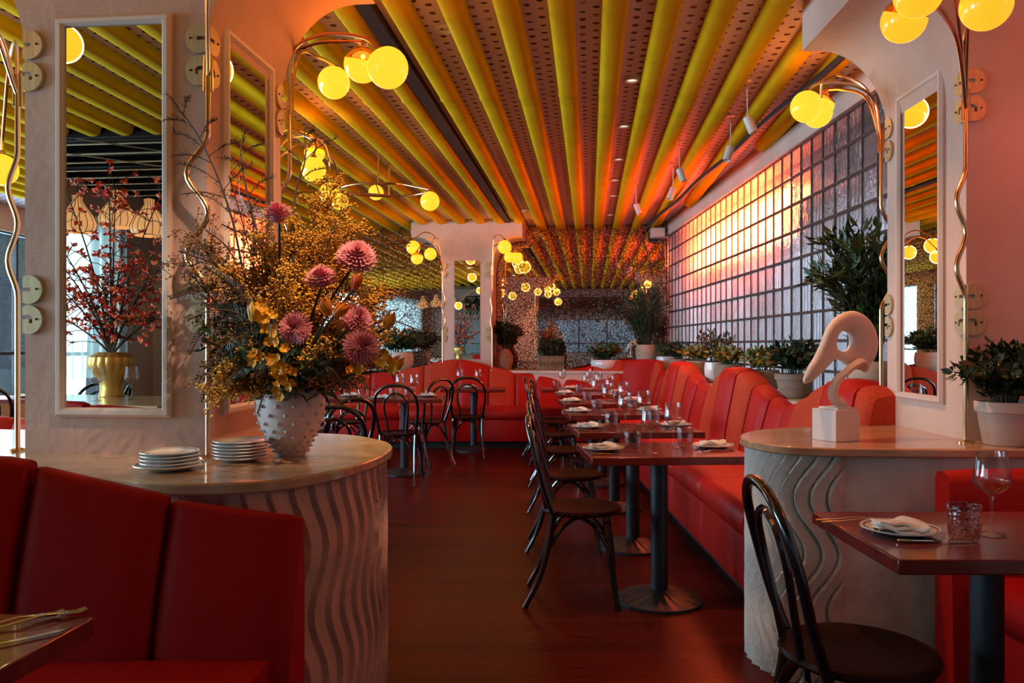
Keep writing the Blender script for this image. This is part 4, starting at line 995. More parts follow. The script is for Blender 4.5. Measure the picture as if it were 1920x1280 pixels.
# feathery dark fronds
def frond(pts, L, label, wn=0.0045, name='fern_frond', n=46, mat=None):
    t = root(name, pts[-1], label, 'foliage', 'dark feathery fronds of the bouquet'); l = spl(pts, 12); s = MB().tube(l, 0.0024, 5); m = MB(); N = len(l)
    for i in range(n):
        q = 0.25+0.74*i/n; k = min(N-2, int(q*N)); d = (l[k+1]-l[k]).normalized(); sd = d.cross(V(0.2, -1, 0.25)).normalized()
        for sg in (-1, 1):
            dd = (d*0.75+sd*sg+V(rnd(-.15, .15), rnd(-.2, .2), rnd(-.1, .1))).normalized(); m.leaf(l[k], dd, dd.cross(sd), L*(1.1-q*0.75), wn, 0.15)
    s.build('stem', M['twig'], t, w=True); m.build('leaflets', mat or M['frond'], t, w=True)
for pts, L, lab in (([MOUTH, P(450, 560, 2.6), P(380, 545, 2.5), P(318, 560, 2.42)], 0.045, 'dark frond pointing left across the mirror frame edge'),
        ([MOUTH, P(450, 600, 2.6), P(385, 620, 2.5), P(355, 665, 2.45)], 0.045, 'dark frond drooping to the lower left of the bouquet'),
        ([MOUTH, P(460, 650, 2.58), P(400, 690, 2.5), P(378, 755, 2.46)], 0.035, 'thin dark frond hanging beside the brass pole'),
        ([P(545, 745, 2.66), P(515, 722, 2.56), P(496, 738, 2.52), P(483, 775, 2.52)], 0.028, 'dark frond hanging down over the left side of the vase'),
        ([MOUTH, P(470, 560, 2.6), P(430, 470, 2.5), P(385, 430, 2.45)], 0.05, 'dark frond at the upper left of the bouquet'),
        ([MOUTH, P(560, 560, 2.75), P(580, 460, 2.8), P(560, 400, 2.8)], 0.05, 'upright dark frond behind the top chrysanthemum'),
        ([MOUTH, P(600, 580, 2.8), P(660, 470, 2.95), P(770, 455, 3.0)], 0.06, 'palm-like frond sweeping to the right above the back tables'),
        ([MOUTH, P(610, 600, 2.8), P(690, 510, 2.9), P(765, 500, 2.95)], 0.055, 'second palm-like frond just below the upper one on the right'),
        ([MOUTH, P(480, 560, 2.6), P(410, 500, 2.5), P(335, 470, 2.4)], 0.045, 'dark frond spreading left at the height of the mustard sprays'),
        ([MOUTH, P(500, 520, 2.7), P(470, 450, 2.68), P(415, 420, 2.66)], 0.045, 'dark frond arching over the brass pole bend'),
        ([MOUTH, P(470, 610, 2.5), P(410, 580, 2.42), P(350, 600, 2.36)], 0.05, 'broad dark frond below the far left frond'),
        ([MOUTH, P(480, 640, 2.5), P(430, 640, 2.42), P(385, 690, 2.36)], 0.05, 'dark frond drooping in front of the brass pole'),
        ([MOUTH, P(480, 600, 2.52), P(440, 540, 2.45), P(385, 500, 2.38)], 0.05, 'dark frond rising left from the yellow tulip'),
        ([MOUTH, P(500, 680, 2.5), P(450, 690, 2.42), P(420, 730, 2.38)], 0.04, 'short dark frond low on the left of the bouquet'),
        ([MOUTH, P(600, 700, 2.5), P(620, 690, 2.42), P(650, 730, 2.40)], 0.04, 'short dark frond over the right rim of the vase'),
        ([MOUTH, P(640, 560, 2.8), P(650, 480, 2.84), P(615, 425, 2.86)], 0.05, 'dark frond between the mustard sprays at the top right')):
    frond(pts, L, lab)
# leafy under-mass
def leafy(px, py, Y, label, nl=60):
    tip = P(px, py, Y); t = root('leafy_branch', tip, label, 'foliage', 'dark leafy branches in the bouquet'); st = stemline(tip, 12); m = MB(); s = MB().tube(st, 0.0035, 5)
    for i in range(nl):
        k = random.randint(4, 12); d = V(rnd(-1, 1), rnd(-1, 1), rnd(-.6, .8)).normalized(); m.leaf(st[k]+V(rnd(-.03, .03), rnd(-.03, .03), rnd(-.03, .03)), d, V(rnd(-1, 1), rnd(-1, 1), rnd(-1, 1)), rnd(0.035, 0.07), rnd(0.012, 0.02), 0.3)
    s.build('stem', M['stem'], t, w=True); m.build('leaves', M['leaf_dark'], t, w=True)
for (px, py, Y) in ((430, 590, 2.66), (400, 660, 2.64), (470, 620, 2.66), (560, 660, 2.7), (620, 620, 2.78), (650, 680, 2.7), (470, 700, 2.62), (560, 700, 2.62), (680, 620, 2.8), (520, 560, 2.8), (600, 540, 2.88), (640, 720, 2.66), (420, 610, 2.5), (460, 660, 2.48), (390, 640, 2.52), (590, 690, 2.48), (630, 650, 2.5), (440, 570, 2.52), (540, 650, 2.5)):
    leafy(px, py, Y, 'dark leafy branch deep inside the bouquet', 70)
# woody twigs with needle tufts
def twig(pts, subs, label, need=0.02):
    t = root('twig', pts[-1], label, 'foliage', 'bare twigs of the bouquet'); l = spl(pts, 10); N = len(l)
    s = MB().tube(l, [0.0055-0.004*i/(N-1) for i in range(N)], 6); m = MB()
    for (q, dx, dz, L) in subs:
        p0 = l[int(q*(N-1))]; p1 = p0+V(dx, rnd(-.03, .03), dz).normalized()*L; pm = p0.lerp(p1, 0.5)+V(0, 0, 0.012); ln = spl([p0, pm, p1], 6)
        s.tube(ln, 0.0014, 4)
        for k in range(3, len(ln)):
            for r in range(4):
                d = ((p1-p0).normalized()*0.8+V(rnd(-1, 1), rnd(-1, 1), rnd(-1, 1))*0.8).normalized(); m.leaf(ln[k], d, V(rnd(-1, 1), 1, 0), need*rnd(.6, 1.1), 0.003, 0.1)
    for k in range(int(N*0.86), N):
        for r in range(5):
            d = (V(rnd(-1, 1), rnd(-1, 1), rnd(-1, 1))*0.8+(l[-1]-l[-4]).normalized()).normalized(); m.leaf(l[k], d, V(0, 1, 0.3), need*1.2, 0.004, 0.1)
    s.build('stem', M['twig'], t, w=True); m.build('needles', M['frond'], t, w=True)
twig([MOUTH, P(470, 560, 2.6), P(432, 400, 2.5), P(380, 270, 2.42), P(318, 180, 2.36)],
     [(0.5, -1, 0.6, 0.12), (0.58, 1, 0.9, 0.12), (0.62, -1, 0.5, 0.14), (0.68, -1, 0.2, 0.12), (0.74, -0.9, 0.5, 0.11), (0.78, 1, 1.2, 0.07), (0.84, -1, 0.3, 0.09), (0.9, 0.3, 1, 0.05), (0.7, 0.9, 0.4, 0.1), (0.55, -1, 0.1, 0.13)],
     'tall dark twig reaching to the top of the wide mirror on the left')
twig([MOUTH, P(550, 560, 2.7), P(552, 380, 2.7), P(572, 300, 2.68), P(571, 240, 2.68)], [(0.7, -1, 1, 0.08), (0.75, 1, 0.7, 0.13), (0.82, 0.8, 1, 0.06), (0.6, 1, 0.5, 0.1), (0.9, 1, 1, 0.04)], 'slim twig rising past the far brass lamp pole')
twig([MOUTH, P(520, 560, 2.65), P(478, 420, 2.6), P(452, 300, 2.55), P(458, 250, 2.55)], [(0.6, 1, 0.8, 0.1), (0.7, -1, 0.6, 0.08), (0.78, 1, 0.5, 0.08), (0.5, -1, 0.5, 0.1)], 'thin twig rising before the narrow side mirror')
twig([MOUTH, P(660, 640, 2.7), P(720, 600, 2.7), P(790, 620, 2.68)], [(0.6, 1, 0.6, 0.08), (0.7, 0.5, -1, 0.1), (0.8, 1, 0.5, 0.05), (0.9, 0.6, -1, 0.05)], 'thin twig pointing right towards the back banquette', 0.012)

# ================================================================== sculpture on the right counter
SB = P(1567, 817, 3.19)
sc = thing('sculpture', 'pale carved ribbon-like abstract sculpture with a round hole on a white stone cube', 'sculpture', (SB.x, SB.y, 0.89))
ca, sa = math.cos(math.radians(24)), math.sin(math.radians(24))
MB().box(-0.0625, 0.0625, -0.0625, 0.0625, 0, 0.125).build('stone_cube', M['marble'], sc, bevel=0.002).rotation_euler.z = math.radians(24)
o_ = MB().box(-0.04, 0.05, -0.05, 0.05, 0.125, 0.133).build('foot_plate', M['marble'], sc, bevel=0.001); o_.rotation_euler.z = math.radians(24)
def S(px, py, dy=0.0):
    return Vector(((px-960)*3.2/F-SB.x, dy, H-(py-HY)*3.2/F-0.89))
outer = [(1503, 711), (1510, 690), (1524, 668), (1538, 640), (1549, 615), (1566, 597), (1590, 586), (1612, 586), (1632, 597), (1647, 618), (1653, 645), (1650, 668), (1640, 684), (1625, 691), (1608, 688), (1592, 682), (1580, 674), (1566, 672), (1555, 680), (1540, 695), (1524, 708), (1510, 715)]
hx, hy = 1585, 640
Oc = [S(1585+(x-1585)*1.05, 645+(y-645)*1.05) for x, y in outer]; Oc = spl(Oc, 4, True)
hc = S(hx, hy); n_ = len(Oc); inner = []
for p in Oc:
    a = math.atan2(p.z-hc.z, p.x-hc.x); inner.append(hc+V(math.cos(a)*0.031, 0, math.sin(a)*0.041))
m = MB(); lay = 5; vs = []
def depth(p):      # the ribbon swells, and its lower tip swings forward
    return 0.055*math.sin((p.x+0.02)*9.0)-0.03*(p.z-hc.z)*4
for j in range(lay+1):
    q = j/lay
    for i in range(n_):
        p = inner[i].lerp(Oc[i], q); bow = 0.020*math.sin(PI*q); vs.append(V(p.x, depth(p)-0.010-bow, p.z))
for j in range(lay+1):
    q = 1-j/lay
    for i in range(n_):
        p = inner[i].lerp(Oc[i], q); bow = 0.006*math.sin(PI*q); vs.append(V(p.x, depth(p)+0.022+bow, p.z))
R_ = 2*(lay+1)
fs = [(j*n_+i, j*n_+(i+1) % n_, ((j+1) % R_)*n_+(i+1) % n_, ((j+1) % R_)*n_+i) for j in range(R_) for i in range(n_)]
m.add(vs, fs); ob = m.build('carved_loop', M['marble_rough'], sc, angle=80); sd = ob.modifiers.new('round', 'SUBSURF'); sd.levels = 1; sd.render_levels = 1
# neck ribbon
cl_ = spl([S(1616, 684, 0.02), S(1602, 684, -0.01), S(1582, 694, -0.03), S(1565, 712, -0.02), S(1559, 732, -0.01), S(1566, 748, 0.0), S(1580, 757, 0.0)], 6)
vs = []; n2 = len(cl_)
for i, p in enumerate(cl_):
    d = (cl_[min(i+1, n2-1)]-cl_[max(i-1, 0)]).normalized(); t_ = i/(n2-1); sd_ = V(0.75, 1, 0).normalized(); sd_ = (sd_-d*sd_.dot(d)).normalized(); nn = d.cross(sd_); w_ = 0.036+0.008*t_
    for a_, b_ in ((-1, -1), (1, -1), (1, 1), (-1, 1)): vs.append(p+sd_*a_*w_+nn*b_*0.010)
fs = [(i*4+j, i*4+(j+1) % 4, (i+1)*4+(j+1) % 4, (i+1)*4+j) for i in range(n2-1) for j in range(4)]+[(0, 1, 2, 3), (n2*4-1, n2*4-2, n2*4-3, n2*4-4)]
MB().add(vs, fs).build('neck_ribbon', M['marble_rough'], sc, angle=60)

# ================================================================== potted plants
def pot_mesh(kind, r, h):
    if kind == 'urn': return [(0.62*r, 0), (0.70*r, 0.01), (0.90*r, 0.35*h), (r, 0.7*h), (0.96*r, 0.92*h), (0.90*r, h), (0.84*r, h), (0.88*r, 0.9*h), (0.86*r, 0.86*h)]
    if kind == 'bowl': return [(0.55*r, 0), (0.78*r, 0.08*h), (0.97*r, 0.4*h), (r, 0.68*h), (0.93*r, h), (0.87*r, h), (0.88*r, 0.88*h)]
    if kind == 'cone': return [(0.68*r, 0), (0.72*r, 0.03*h), (0.88*r, 0.66*h), (0.90*r, 0.74*h), (0.98*r, 0.76*h), (r, 0.98*h), (0.97*r, h), (0.9*r, h), (0.88*r, 0.9*h)]
    if kind == 'jar': return [(0.66*r, 0), (0.8*r, 0.08*h), (r, 0.42*h), (0.97*r, 0.65*h), (0.7*r, 0.88*h), (0.56*r, 0.95*h), (0.6*r, h), (0.52*r, h), (0.5*r, 0.94*h)]
def plant(name, label, x, y, z, kind, r, h, potmat, leafmat, ph, spread, nb, nl, L, W, droop=0.3, ribs=False, up=0.9, grp='potted plants', only_top=0.0):
    t = thing(name, label, 'potted plant', (x, y, z), group=grp)
    pr = pot_mesh(kind, r, h); n = 40; pm = MB()
    if ribs:
        vs = []
        for rr, zz in pr:
            for i in range(80): a = 2*PI*i/80; k = 1-0.045*(i % 4 == 0)-0.02*(i % 4 in (1, 3)); vs.append((rr*k*math.cos(a), rr*k*math.sin(a), zz))
        pm.add(vs, [(j*80+i, j*80+(i+1) % 80, (j+1)*80+(i+1) % 80, (j+1)*80+i) for j in range(len(pr)-1) for i in range(80)]+[tuple(range(79, -1, -1))])
    else: pm.lathe(pr, n, cap=True)
    po = MB(); po = pm.build('pot', potmat, t, angle=50)
    MB().lathe([(0.0001, h*0.88), (pr[-1][0]*0.98, h*0.88)], 20, cap=False).build('soil', M['soil'], po)
    s = MB(); m = MB(); z0 = h*0.88
    for b in range(nb):
        a = 2*PI*b/nb+rnd(-.4, .4); q = math.sqrt(rnd(0.02, 1)); d = V(math.cos(a)*q, math.sin(a)*q, 0); top = V(d.x*spread, d.y*spread, z0+ph*rnd(0.72, 1.0)*(1-0.35*q*q)*up)
        mid = V(d.x*spread*0.35, d.y*spread*0.35, z0+ph*0.45); p0 = V(d.x*r*0.4, d.y*r*0.4, z0)
        ln = [p0*(1-k/8)**2+mid*2*(k/8)*(1-k/8)+top*(k/8)**2 for k in range(9)]; s.tube(ln, 0.0028 if ph < 0.5 else 0.0045, 5)
        for k in range(nl):
            f = rnd(0.18+only_top, 1.0); i = min(7, int(f*8)); c = ln[i].lerp(ln[i+1], f*8-i); ax = (ln[i+1]-ln[i]).normalized(); an = rnd(0, 2*PI); o = ax.orthogonal().normalized()
            dd = Matrix.Rotation(an, 3, ax)@o; dd = (dd+ax*rnd(0.1, 0.8)).normalized(); m.leaf(c+dd*rnd(0, 0.5)*L, dd, ax.cross(dd), L*rnd(0.7, 1.15), W*rnd(0.8, 1.1), droop)
    s.build('stems', M['stem'], t); m.build('foliage', leafmat, t)
    return t
ZL = 0.90
def lx(px, x): return x*F/(px-960)      # distance at which the ray through px meets the plane X = x
def ledge(px, x, *a, **k): return (x, lx(px, x), ZL)
for args in (
    ('potted_tree', 'tall dark-leaved tree in a sandy jar behind the sculpture', 1637, 1.96, 'urn', 0.125, 0.28, 'pot', 'leaf', 1.05, 0.34, 40, 40, 0.085, 0.026),
    ('potted_shrub', 'dense dark green shrub in a brown pot, right of the yellow-green ones', 1490, 1.96, 'cone', 0.135, 0.17, 'pot_brown', 'leaf_dark', 0.28, 0.19, 26, 24, 0.065, 0.028),
    ('potted_shrub', 'yellow-green shrub in a wide pale bowl, nearest of the light bowls on the ledge', 1432, 1.96, 'bowl', 0.125, 0.175, 'pot', 'leaf_gold', 0.22, 0.18, 20, 18, 0.055, 0.026),
    ('potted_shrub', 'yellow-green shrub in a broad beige pot, middle of the side ledge', 1366, 1.99, 'bowl', 0.135, 0.19, 'pot_brown', 'leaf_gold', 0.22, 0.20, 22, 18, 0.055, 0.026),
    ('potted_shrub', 'fine-leaved dark shrub rising above the yellow-green ones on the side ledge', 1340, 1.97, 'bowl', 0.10, 0.20, 'white', 'leaf_dark', 0.45, 0.24, 24, 30, 0.034, 0.016),
    ('potted_shrub', 'yellow-green shrub in a round beige pot, left of the white pot', 1308, 1.97, 'bowl', 0.125, 0.20, 'pot', 'leaf_gold', 0.22, 0.19, 20, 18, 0.06, 0.03),
    ('potted_shrub', 'dark green shrub in a brown cylinder pot towards the back corner', 1273, 1.99, 'cone', 0.115, 0.20, 'pot_brown', 'leaf_dark', 0.26, 0.19, 22, 22, 0.055, 0.026),
    ('potted_shrub', 'low green shrub in a white round pot near the back corner', 1248, 1.96, 'bowl', 0.125, 0.22, 'white', 'leaf', 0.22, 0.16, 16, 16, 0.06, 0.028)):
    nm, lb, px, x, kd, r, h, pmt, lmt, ph, sp, nb, nl, L, W = args
    plant(nm, lb, x, lx(px, x), ZL, kd, r, h, M[pmt], M[lmt], ph, sp, nb, nl, L, W, grp='potted plants on the side ledge')
plant('potted_palm', 'tall feathery green plant in a sandy jar in the back right corner', P(1212, 0, 10.55).x, 10.5, 0.93, 'urn', 0.155, 0.34, M['pot'], M['leaf_blue'], 1.0, 0.36, 40, 34, 0.13, 0.012, droop=0.5, grp='potted plants on the back ledge')
plant('potted_shrub', 'low shrub in a white bowl on the back ledge beside the corner jar', P(1135, 0, 10.6).x, 10.55, 0.93, 'bowl', 0.20, 0.14, M['white'], M['leaf'], 0.26, 0.28, 24, 22, 0.07, 0.026, grp='potted plants on the back ledge')
plant('potted_shrub', 'dark round shrub in a ribbed brown vase just right of the back pillar', P(946, 0, 10.75).x, 10.80, 0.93, 'jar', 0.12, 0.285, M['pot_brown'], M['leaf_dark'], 0.50, 0.17, 30, 30, 0.07, 0.022, ribs=True, grp='potted plants on the back ledge')
plant('potted_shrub', 'dark leafy plant in a pale round pot on the back ledge behind the bouquet', P(748, 0, 10.7).x, 10.75, 0.93, 'bowl', 0.19, 0.24, M['pot_white'], M['leaf_blue'], 0.36, 0.34, 30, 26, 0.09, 0.034, grp='potted plants on the back ledge')
plant('potted_shrub', 'bushy dark green plant in a pale clay pot on the right counter edge', P(1897, 0, 3.0).x, 3.04, 0.89, 'cone', 0.105, 0.165, M['pot_white'], M['leaf_dark'], 0.27, 0.19, 34, 34, 0.040, 0.022, grp='potted plants on the right counter')
# carved trough
bx0 = P(1033, 0, 10.62).x; tp = thing('stone_planter', 'rectangular mossy stone trough with carved scrolls and a low bush on the back ledge', 'potted plant', (bx0, 10.66, 0.93), group='potted plants on the back ledge')
m = MB(); w_, d_, h_ = 0.175, 0.10, 0.19
m.box(-w_, w_, -d_, d_, 0, h_*0.9); m.box(-w_-0.01, w_+0.01, -d_-0.01, d_+0.01, h_*0.9, h_); m.build('trough', M['pot_green'], tp, bevel=0.006)
m = MB()
for i in range(7):
    cx = -0.145+0.048*i; m.tube([V(cx+0.018*math.cos(a*0.7)*(1-a/11), -d_-0.004, h_*0.45+0.045*math.sin(a*0.7)*(1-a/11)) for a in range(0, 10)], 0.006, 6)
m.build('carved_scrolls', M['pot_green'], tp)
s = MB(); m = MB()
for b in range(50):
    x0, y0 = rnd(-w_*.9, w_*.9), rnd(-d_*.8, d_*.8); tpv = V(x0*1.2, y0*1.3, h_+rnd(0.10, 0.24)); s.tube([V(x0, y0, h_*0.9), tpv], 0.003, 4)
    for k in range(20):
        c = V(x0, y0, h_*0.9).lerp(tpv, rnd(0.2, 1)); dd = V(rnd(-1, 1), rnd(-1, 1), rnd(-.2, 1)).normalized(); m.leaf(c, dd, V(rnd(-1, 1), rnd(-1, 1), 0), 0.045, 0.02, 0.3)
s.build('stems', M['stem'], tp); m.build('foliage', M['leaf_dark'], tp)

# ================================================================== globe lamps
GLOBES = []; DEEP = [False]
def globe(t, c, r, axis, clear_part=0.34, deep=False, boost=1.0):
    ax = Vector(axis).normalized(); k0 = PI*(1-clear_part)
    pr = []
    for j in range(15):
        a = k0*j/14; pr.append((max(1e-5, r*math.sin(a)), -r*math.cos(a)))
    pr.append((max(1e-5, pr[-1][0]*0.93), pr[-1][1]-0.002))
    g_ = MB().lathe(pr, 28, c, False, ax=ax).build('opal_globe', M['opal_deep' if DEEP[0] else 'opal'], t, w=True)
    if clear_part > 0.05:
        pr = []
        for j in range(10):
            a = k0+(PI-k0)*j/9; pr.append((max(1e-5, r*0.995*math.sin(a)), -r*0.995*math.cos(a)))
        MB().lathe(pr, 28, c, False, ax=ax).build('clear_cap', M['amber'], g_, w=True)
        MB().sphere(c+ax*r*0.42, r*0.13, 10, 8).build('bulb', M['bulb'], g_, w=True)
    MB().lathe([(r*0.24, 0), (r*0.22, r*0.2), (r*0.08, r*0.3)], 14, c+ax*r*0.97, ax=ax).build('socket_cap', M['brass'], g_, w=True)
    GLOBES.append((Vector(c), r, DEEP[0]))
    return c+ax*r*1.2
def wavy_pole(base, zs_wave, amp_dir, top, n=3):
    # straight pipe with an S-wave between two heights
    pts = [base]; z0, z1 = zs_wave; pts.append(V(base.x, base.y, z0-0.12))
    for i in range(0, 25):
        q = i/24; a = 0.5*(1-math.cos(q*4*PI)); pts.append(V(base.x, base.y, z0+(z1-z0)*q)+amp_dir*a)
    pts.append(V(base.x, base.y, z1+0.1)); pts.append(top); return pts
def arch_lamp(label, base, wave, amp, ztop, arms, r=0.0095, grp='wavy brass globe lamps'):
    t = thing('arch_lamp', label, 'lamp', base, group=grp)
    top = V(base.x, base.y, ztop)
    MB().tube(wavy_pole(base, wave, amp, top), r, 10).build('wavy_pole', M['brass'], t, w=True)
    MB().lathe([(0.03, 0), (0.03, 0.006), (0.012, 0.012)], 18).build('foot', M['brass'], t)
    cm = MB()
    for dx in (-0.012, 0.012): cm.tube([top+V(dx, 0, -0.10), top+V(dx*0.8, 0, 0.02)], 0.007, 8)
    cm.build('collar', M['brass'], t, w=True)
    for (c, gr, ax, way, cl, dp) in arms:
        end = globe(t, c, gr, ax, cl, dp)
        MB().tube(spl([top+V(0, 0, -0.06)]+way+[end], 8), [0.0085]*8+[0.0065]*200 if False else 0.0072, 8).build('arm', M['brass'], t, w=True)
    return t
# B: at the far corner of the left pillar
arch_lamp('brass lamp arching from the far edge of the left pillar with three glowing globes', V(-0.955, 3.44, 0.89), (1.45, 2.02), V(-0.05, 0.0, 0), 2.30, [
    (P(626, 155, 3.75), 0.075, (0.1, 0.3, 1), [P(560, 104, 3.5), P(600, 108, 3.62)], 0.08, False),
    (P(679, 121, 3.42), 0.077, (0.2, -0.35, 1), [P(548, 110, 3.44), P(590, 82, 3.43), P(650, 78, 3.42)], 0.42, True),
    (P(727, 127, 3.0), 0.077, (-0.5, 0.5, 1), [P(545, 105, 3.4), P(600, 66, 3.25), P(680, 70, 3.08)], 0.33, False)])
# A: at the near corner of the left pillar
arch_lamp('brass wavy lamp pole at the near right corner of the left pillar', V(-1.02, 2.685, 0.89), (1.44, 1.98), V(-0.072, 0, 0), 2.22, [
    (V(-0.62, 2.15, 2.60), 0.077, (0, 0.3, 1), [V(-0.98, 2.6, 2.5), V(-0.8, 2.4, 2.76)], 0.35, False),
    (V(-0.85, 2.05, 2.66), 0.077, (0, 0, 1), [V(-1.0, 2.6, 2.55), V(-0.95, 2.3, 2.82)], 0.1, False),
    (V(-0.70, 2.45, 2.72), 0.07, (0, 0, 1), [V(-1.0, 2.65, 2.5), V(-0.9, 2.55, 2.84)], 0.2, False)])
# E: at the near left corner
arch_lamp('brass wavy lamp at the outer near corner of the left pillar', P(33, 646, 2.86)+V(0, 0, -0.38), (1.44, 1.96), V(-0.034, 0, 0), 2.22, [
    (V(-2.07, 2.19, 2.574), 0.077, (0, 0.2, 1), [V(-1.80, 2.72, 2.42), V(-1.92, 2.5, 2.68)], 0.1, False),
    (V(-2.35, 2.45, 2.55), 0.077, (0, 0, 1), [V(-1.84, 2.82, 2.42), V(-2.12, 2.7, 2.72)], 0.35, False),
    (P(3, 318, 3.9), 0.075, (0, 0, 1), [V(-1.86, 3.0, 2.40), V(-2.2, 3.5, 2.5)], 0.1, False)])
# C: far left edge of the right pillar
bC = P(1652, 646, 3.95); bC.z = 0.90
arch_lamp('brass lamp arching left from behind the right pillar, two globes overlapping', bC, (1.44, 1.96), V(0.05, 0, 0), 2.32, [
    (P(1512, 200, 3.85), 0.075, (0.1, 0.1, 1), [P(1640, 190, 3.94), P(1600, 160, 3.92), P(1540, 155, 3.88)], 0.06, False),
    (P(1533, 212, 4.15), 0.075, (0.3, 0.3, 1), [P(1630, 175, 4.0), P(1580, 143, 4.08), P(1545, 152, 4.12)], 0.06, False),
    (P(1540, 196, 4.40), 0.070, (0.3, 0.0, 1), [P(1625, 185, 4.05), P(1580, 168, 4.25)], 0.45, True)])
# D: near corner of the right pillar
DEEP[0] = True
bD = P(1811, 646, 3.10); bD.z = 0.89
arch_lamp('tall wavy brass lamp at the near corner of the pink wall pillar', bD, (1.44, 1.96), V(-0.036, 0, 0), 2.24, [
    (P(1695, 38, 2.74), 0.075, (0.15, -0.45, 1), [P(1798, 90, 3.0), P(1775, 30, 2.9), P(1735, -14, 2.78), P(1712, -16, 2.75)], 0.42, True),
    (P(1722, -12, 2.55), 0.075, (0.3, 0.2, 1), [P(1800, 60, 3.0), P(1785, -30, 2.8), P(1750, -90, 2.6)], 0.1, True),
    (P(1849, 10, 2.52), 0.077, (0.4, 0.3, 1), [P(1815, 60, 3.0), P(1822, -30, 2.8), P(1845, -90, 2.6)], 0.1, True),
    (V(2.05, 2.6, 2.52), 0.077, (0, 0, 1), [P(1818, 40, 3.0), V(1.9, 2.8, 2.72)], 0.1, False)])
DEEP[0] = False
# lamps on the back pillar
bl = P(830, 646, 10.42); bl.z = 0.935
arch_lamp('brass globe lamp at the left edge of the back pillar', bl, (1.43, 2.0), V(0.035, 0, 0), 2.28, [
    (P(775, 464, 10.1), 0.088, (0, 0, 1), [P(822, 455, 10.35), P(800, 435, 10.2)], 0.06, False),
    (P(782, 484, 9.8), 0.075, (0, 0, 1), [P(820, 462, 10.2), P(800, 448, 10.0)], 0.35, False),
    (P(807, 476, 10.3), 0.080, (0, 0, 1), [P(824, 455, 10.38), P(815, 446, 10.35)], 0.06, False)])
br2 = P(923, 646, 10.45); br2.z = 0.935
arch_lamp('brass globe lamp at the right edge of the back pillar', br2, (1.43, 2.0), V(-0.02, 0, 0), 2.28, [
    (P(946, 463, 10.2), 0.088, (0, 0, 1), [P(926, 450, 10.4), P(935, 440, 10.3)], 0.06, False),
    (P(955, 482, 10.4), 0.070, (0, 0, 1), [P(928, 462, 10.43), P(942, 462, 10.42)], 0.06, False),
    (P(968, 482, 10.5), 0.085, (0, 0, 1), [P(928, 456, 10.45), P(950, 455, 10.48)], 0.30, False)])
# F: lamp reaching in from behind the left pillar
bF = P(496, 646, 5.0); bF.z = 0.0
arch_lamp('brass lamp with its globe cluster above the bouquet', bF, (1.44, 1.96), V(-0.05, 0, 0), 2.40, [
    (P(588, 318, 4.9), 0.075, (0, 0, 1), [P(530, 254, 5.0), P(570, 255, 5.0), P(592, 270, 4.95)], 0.06, False),
    (P(590, 286, 5.5), 0.070, (0.2, -0.5, 1), [P(530, 246, 5.2), P(580, 250, 5.4)], 0.42, True),
    (P(618, 362, 5.7), 0.075, (0, 0, 1), [P(540, 260, 5.2), P(600, 262, 5.5), P(617, 300, 5.7)], 0.06, False),
    (P(637, 378, 6.8), 0.072, (0, 0, 1), [P(560, 270, 5.5), P(620, 290, 6.5)], 0.06, False)])
# ring chandelier
rc = P(720, 356, 7.0); tch = thing('ring_chandelier', 'oval brass ring ceiling lamp with two glowing globes above the back tables', 'lamp', rc)
MB().tube([V(0.37*math.cos(2*PI*i/40), 0.30*math.sin(2*PI*i/40), 0) for i in range(40)], 0.010, 8, closed=True).build('ring', M['brass'], tch)
MB().tube([V(-0.9, 0.25, 0.02), V(-0.55, 0.28, 0.05), V(-0.1, 0.32, 0.02), V(0.1, 0.29, 0)], 0.008, 8).build('cross_arm', M['brass'], tch)
MB().tube([V(0, 0.30, 0), V(0, 0.30, 2.93-rc.z)], 0.008, 8).build('ceiling_rod', M['brass'], tch)
MB().tube([V(0, -0.30, 0), V(0, -0.30, 2.93-rc.z)], 0.006, 8).build('ceiling_rod', M['brass'], tch)
for (px, py, Y, r) in ((705, 361, 7.6, 0.072), (806, 377, 6.4, 0.077)):
    c = P(px, py, Y); e = globe(tch, c, r, (0, 0, 1), 0.06)
    rel = e-rc; a_ = math.atan2(rel.y/0.30, rel.x/0.37); MB().tube([rel, V(0.37*math.cos(a_), 0.30*math.sin(a_), 0)], 0.006, 8).build('stem', M['brass'], tch)

# ================================================================== what the mirrors show behind the camera
def Mr(px, py, D):
    vx = (px-960)/F; k = vx*ST+CT; r = Vector((vx-2*k*ST, 1-2*k*CT))
    return Vector((0.508+D*r.x, 5.256+D*r.y, H-(py-HY)*D/F))
gv = Mr(215, 0, 5.9)
cc = thing('counter', 'pale stone counter behind the camera carrying the gold vase, seen in the wide mirror', 'counter', (gv.x-0.3, gv.y+0.3, 0))
MB().box(-1.3, 1.2, -0.45, 0.45, 0.86, 0.89).build('countertop', M['stone'], cc, bevel=0.005)
MB().box(-1.25, 1.15, -0.40, 0.40, 0, 0.86).build('base', M['plaster_white'], cc)
tv = thing('gold_vase', 'gold lobed vase with red blossom branches, reflected in the wide left mirror', 'vase', (gv.x, gv.y, 0.89))
prof2 = [(0.085, 0), (0.088, 0.01), (0.076, 0.06), (0.082, 0.12), (0.14, 0.19), (0.165, 0.24), (0.155, 0.29), (0.11, 0.32), (0.10, 0.325), (0.09, 0.30)]
vs = []
for j, (r, z) in enumerate(prof2):
    for i in range(64): a = 2*PI*i/64; k = 1-(0.05*(i % 4 == 0) if j > 3 else 0); vs.append((r*k*math.cos(a), r*k*math.sin(a), z))
MB().add(vs, [(j*64+i, j*64+(i+1) % 64, (j+1)*64+(i+1) % 64, (j+1)*64+i) for j in range(len(prof2)-1) for i in range(64)]+[tuple(range(63, -1, -1))]).build('body', M['gold'], tv)
gb = V(gv.x, gv.y, 1.19)
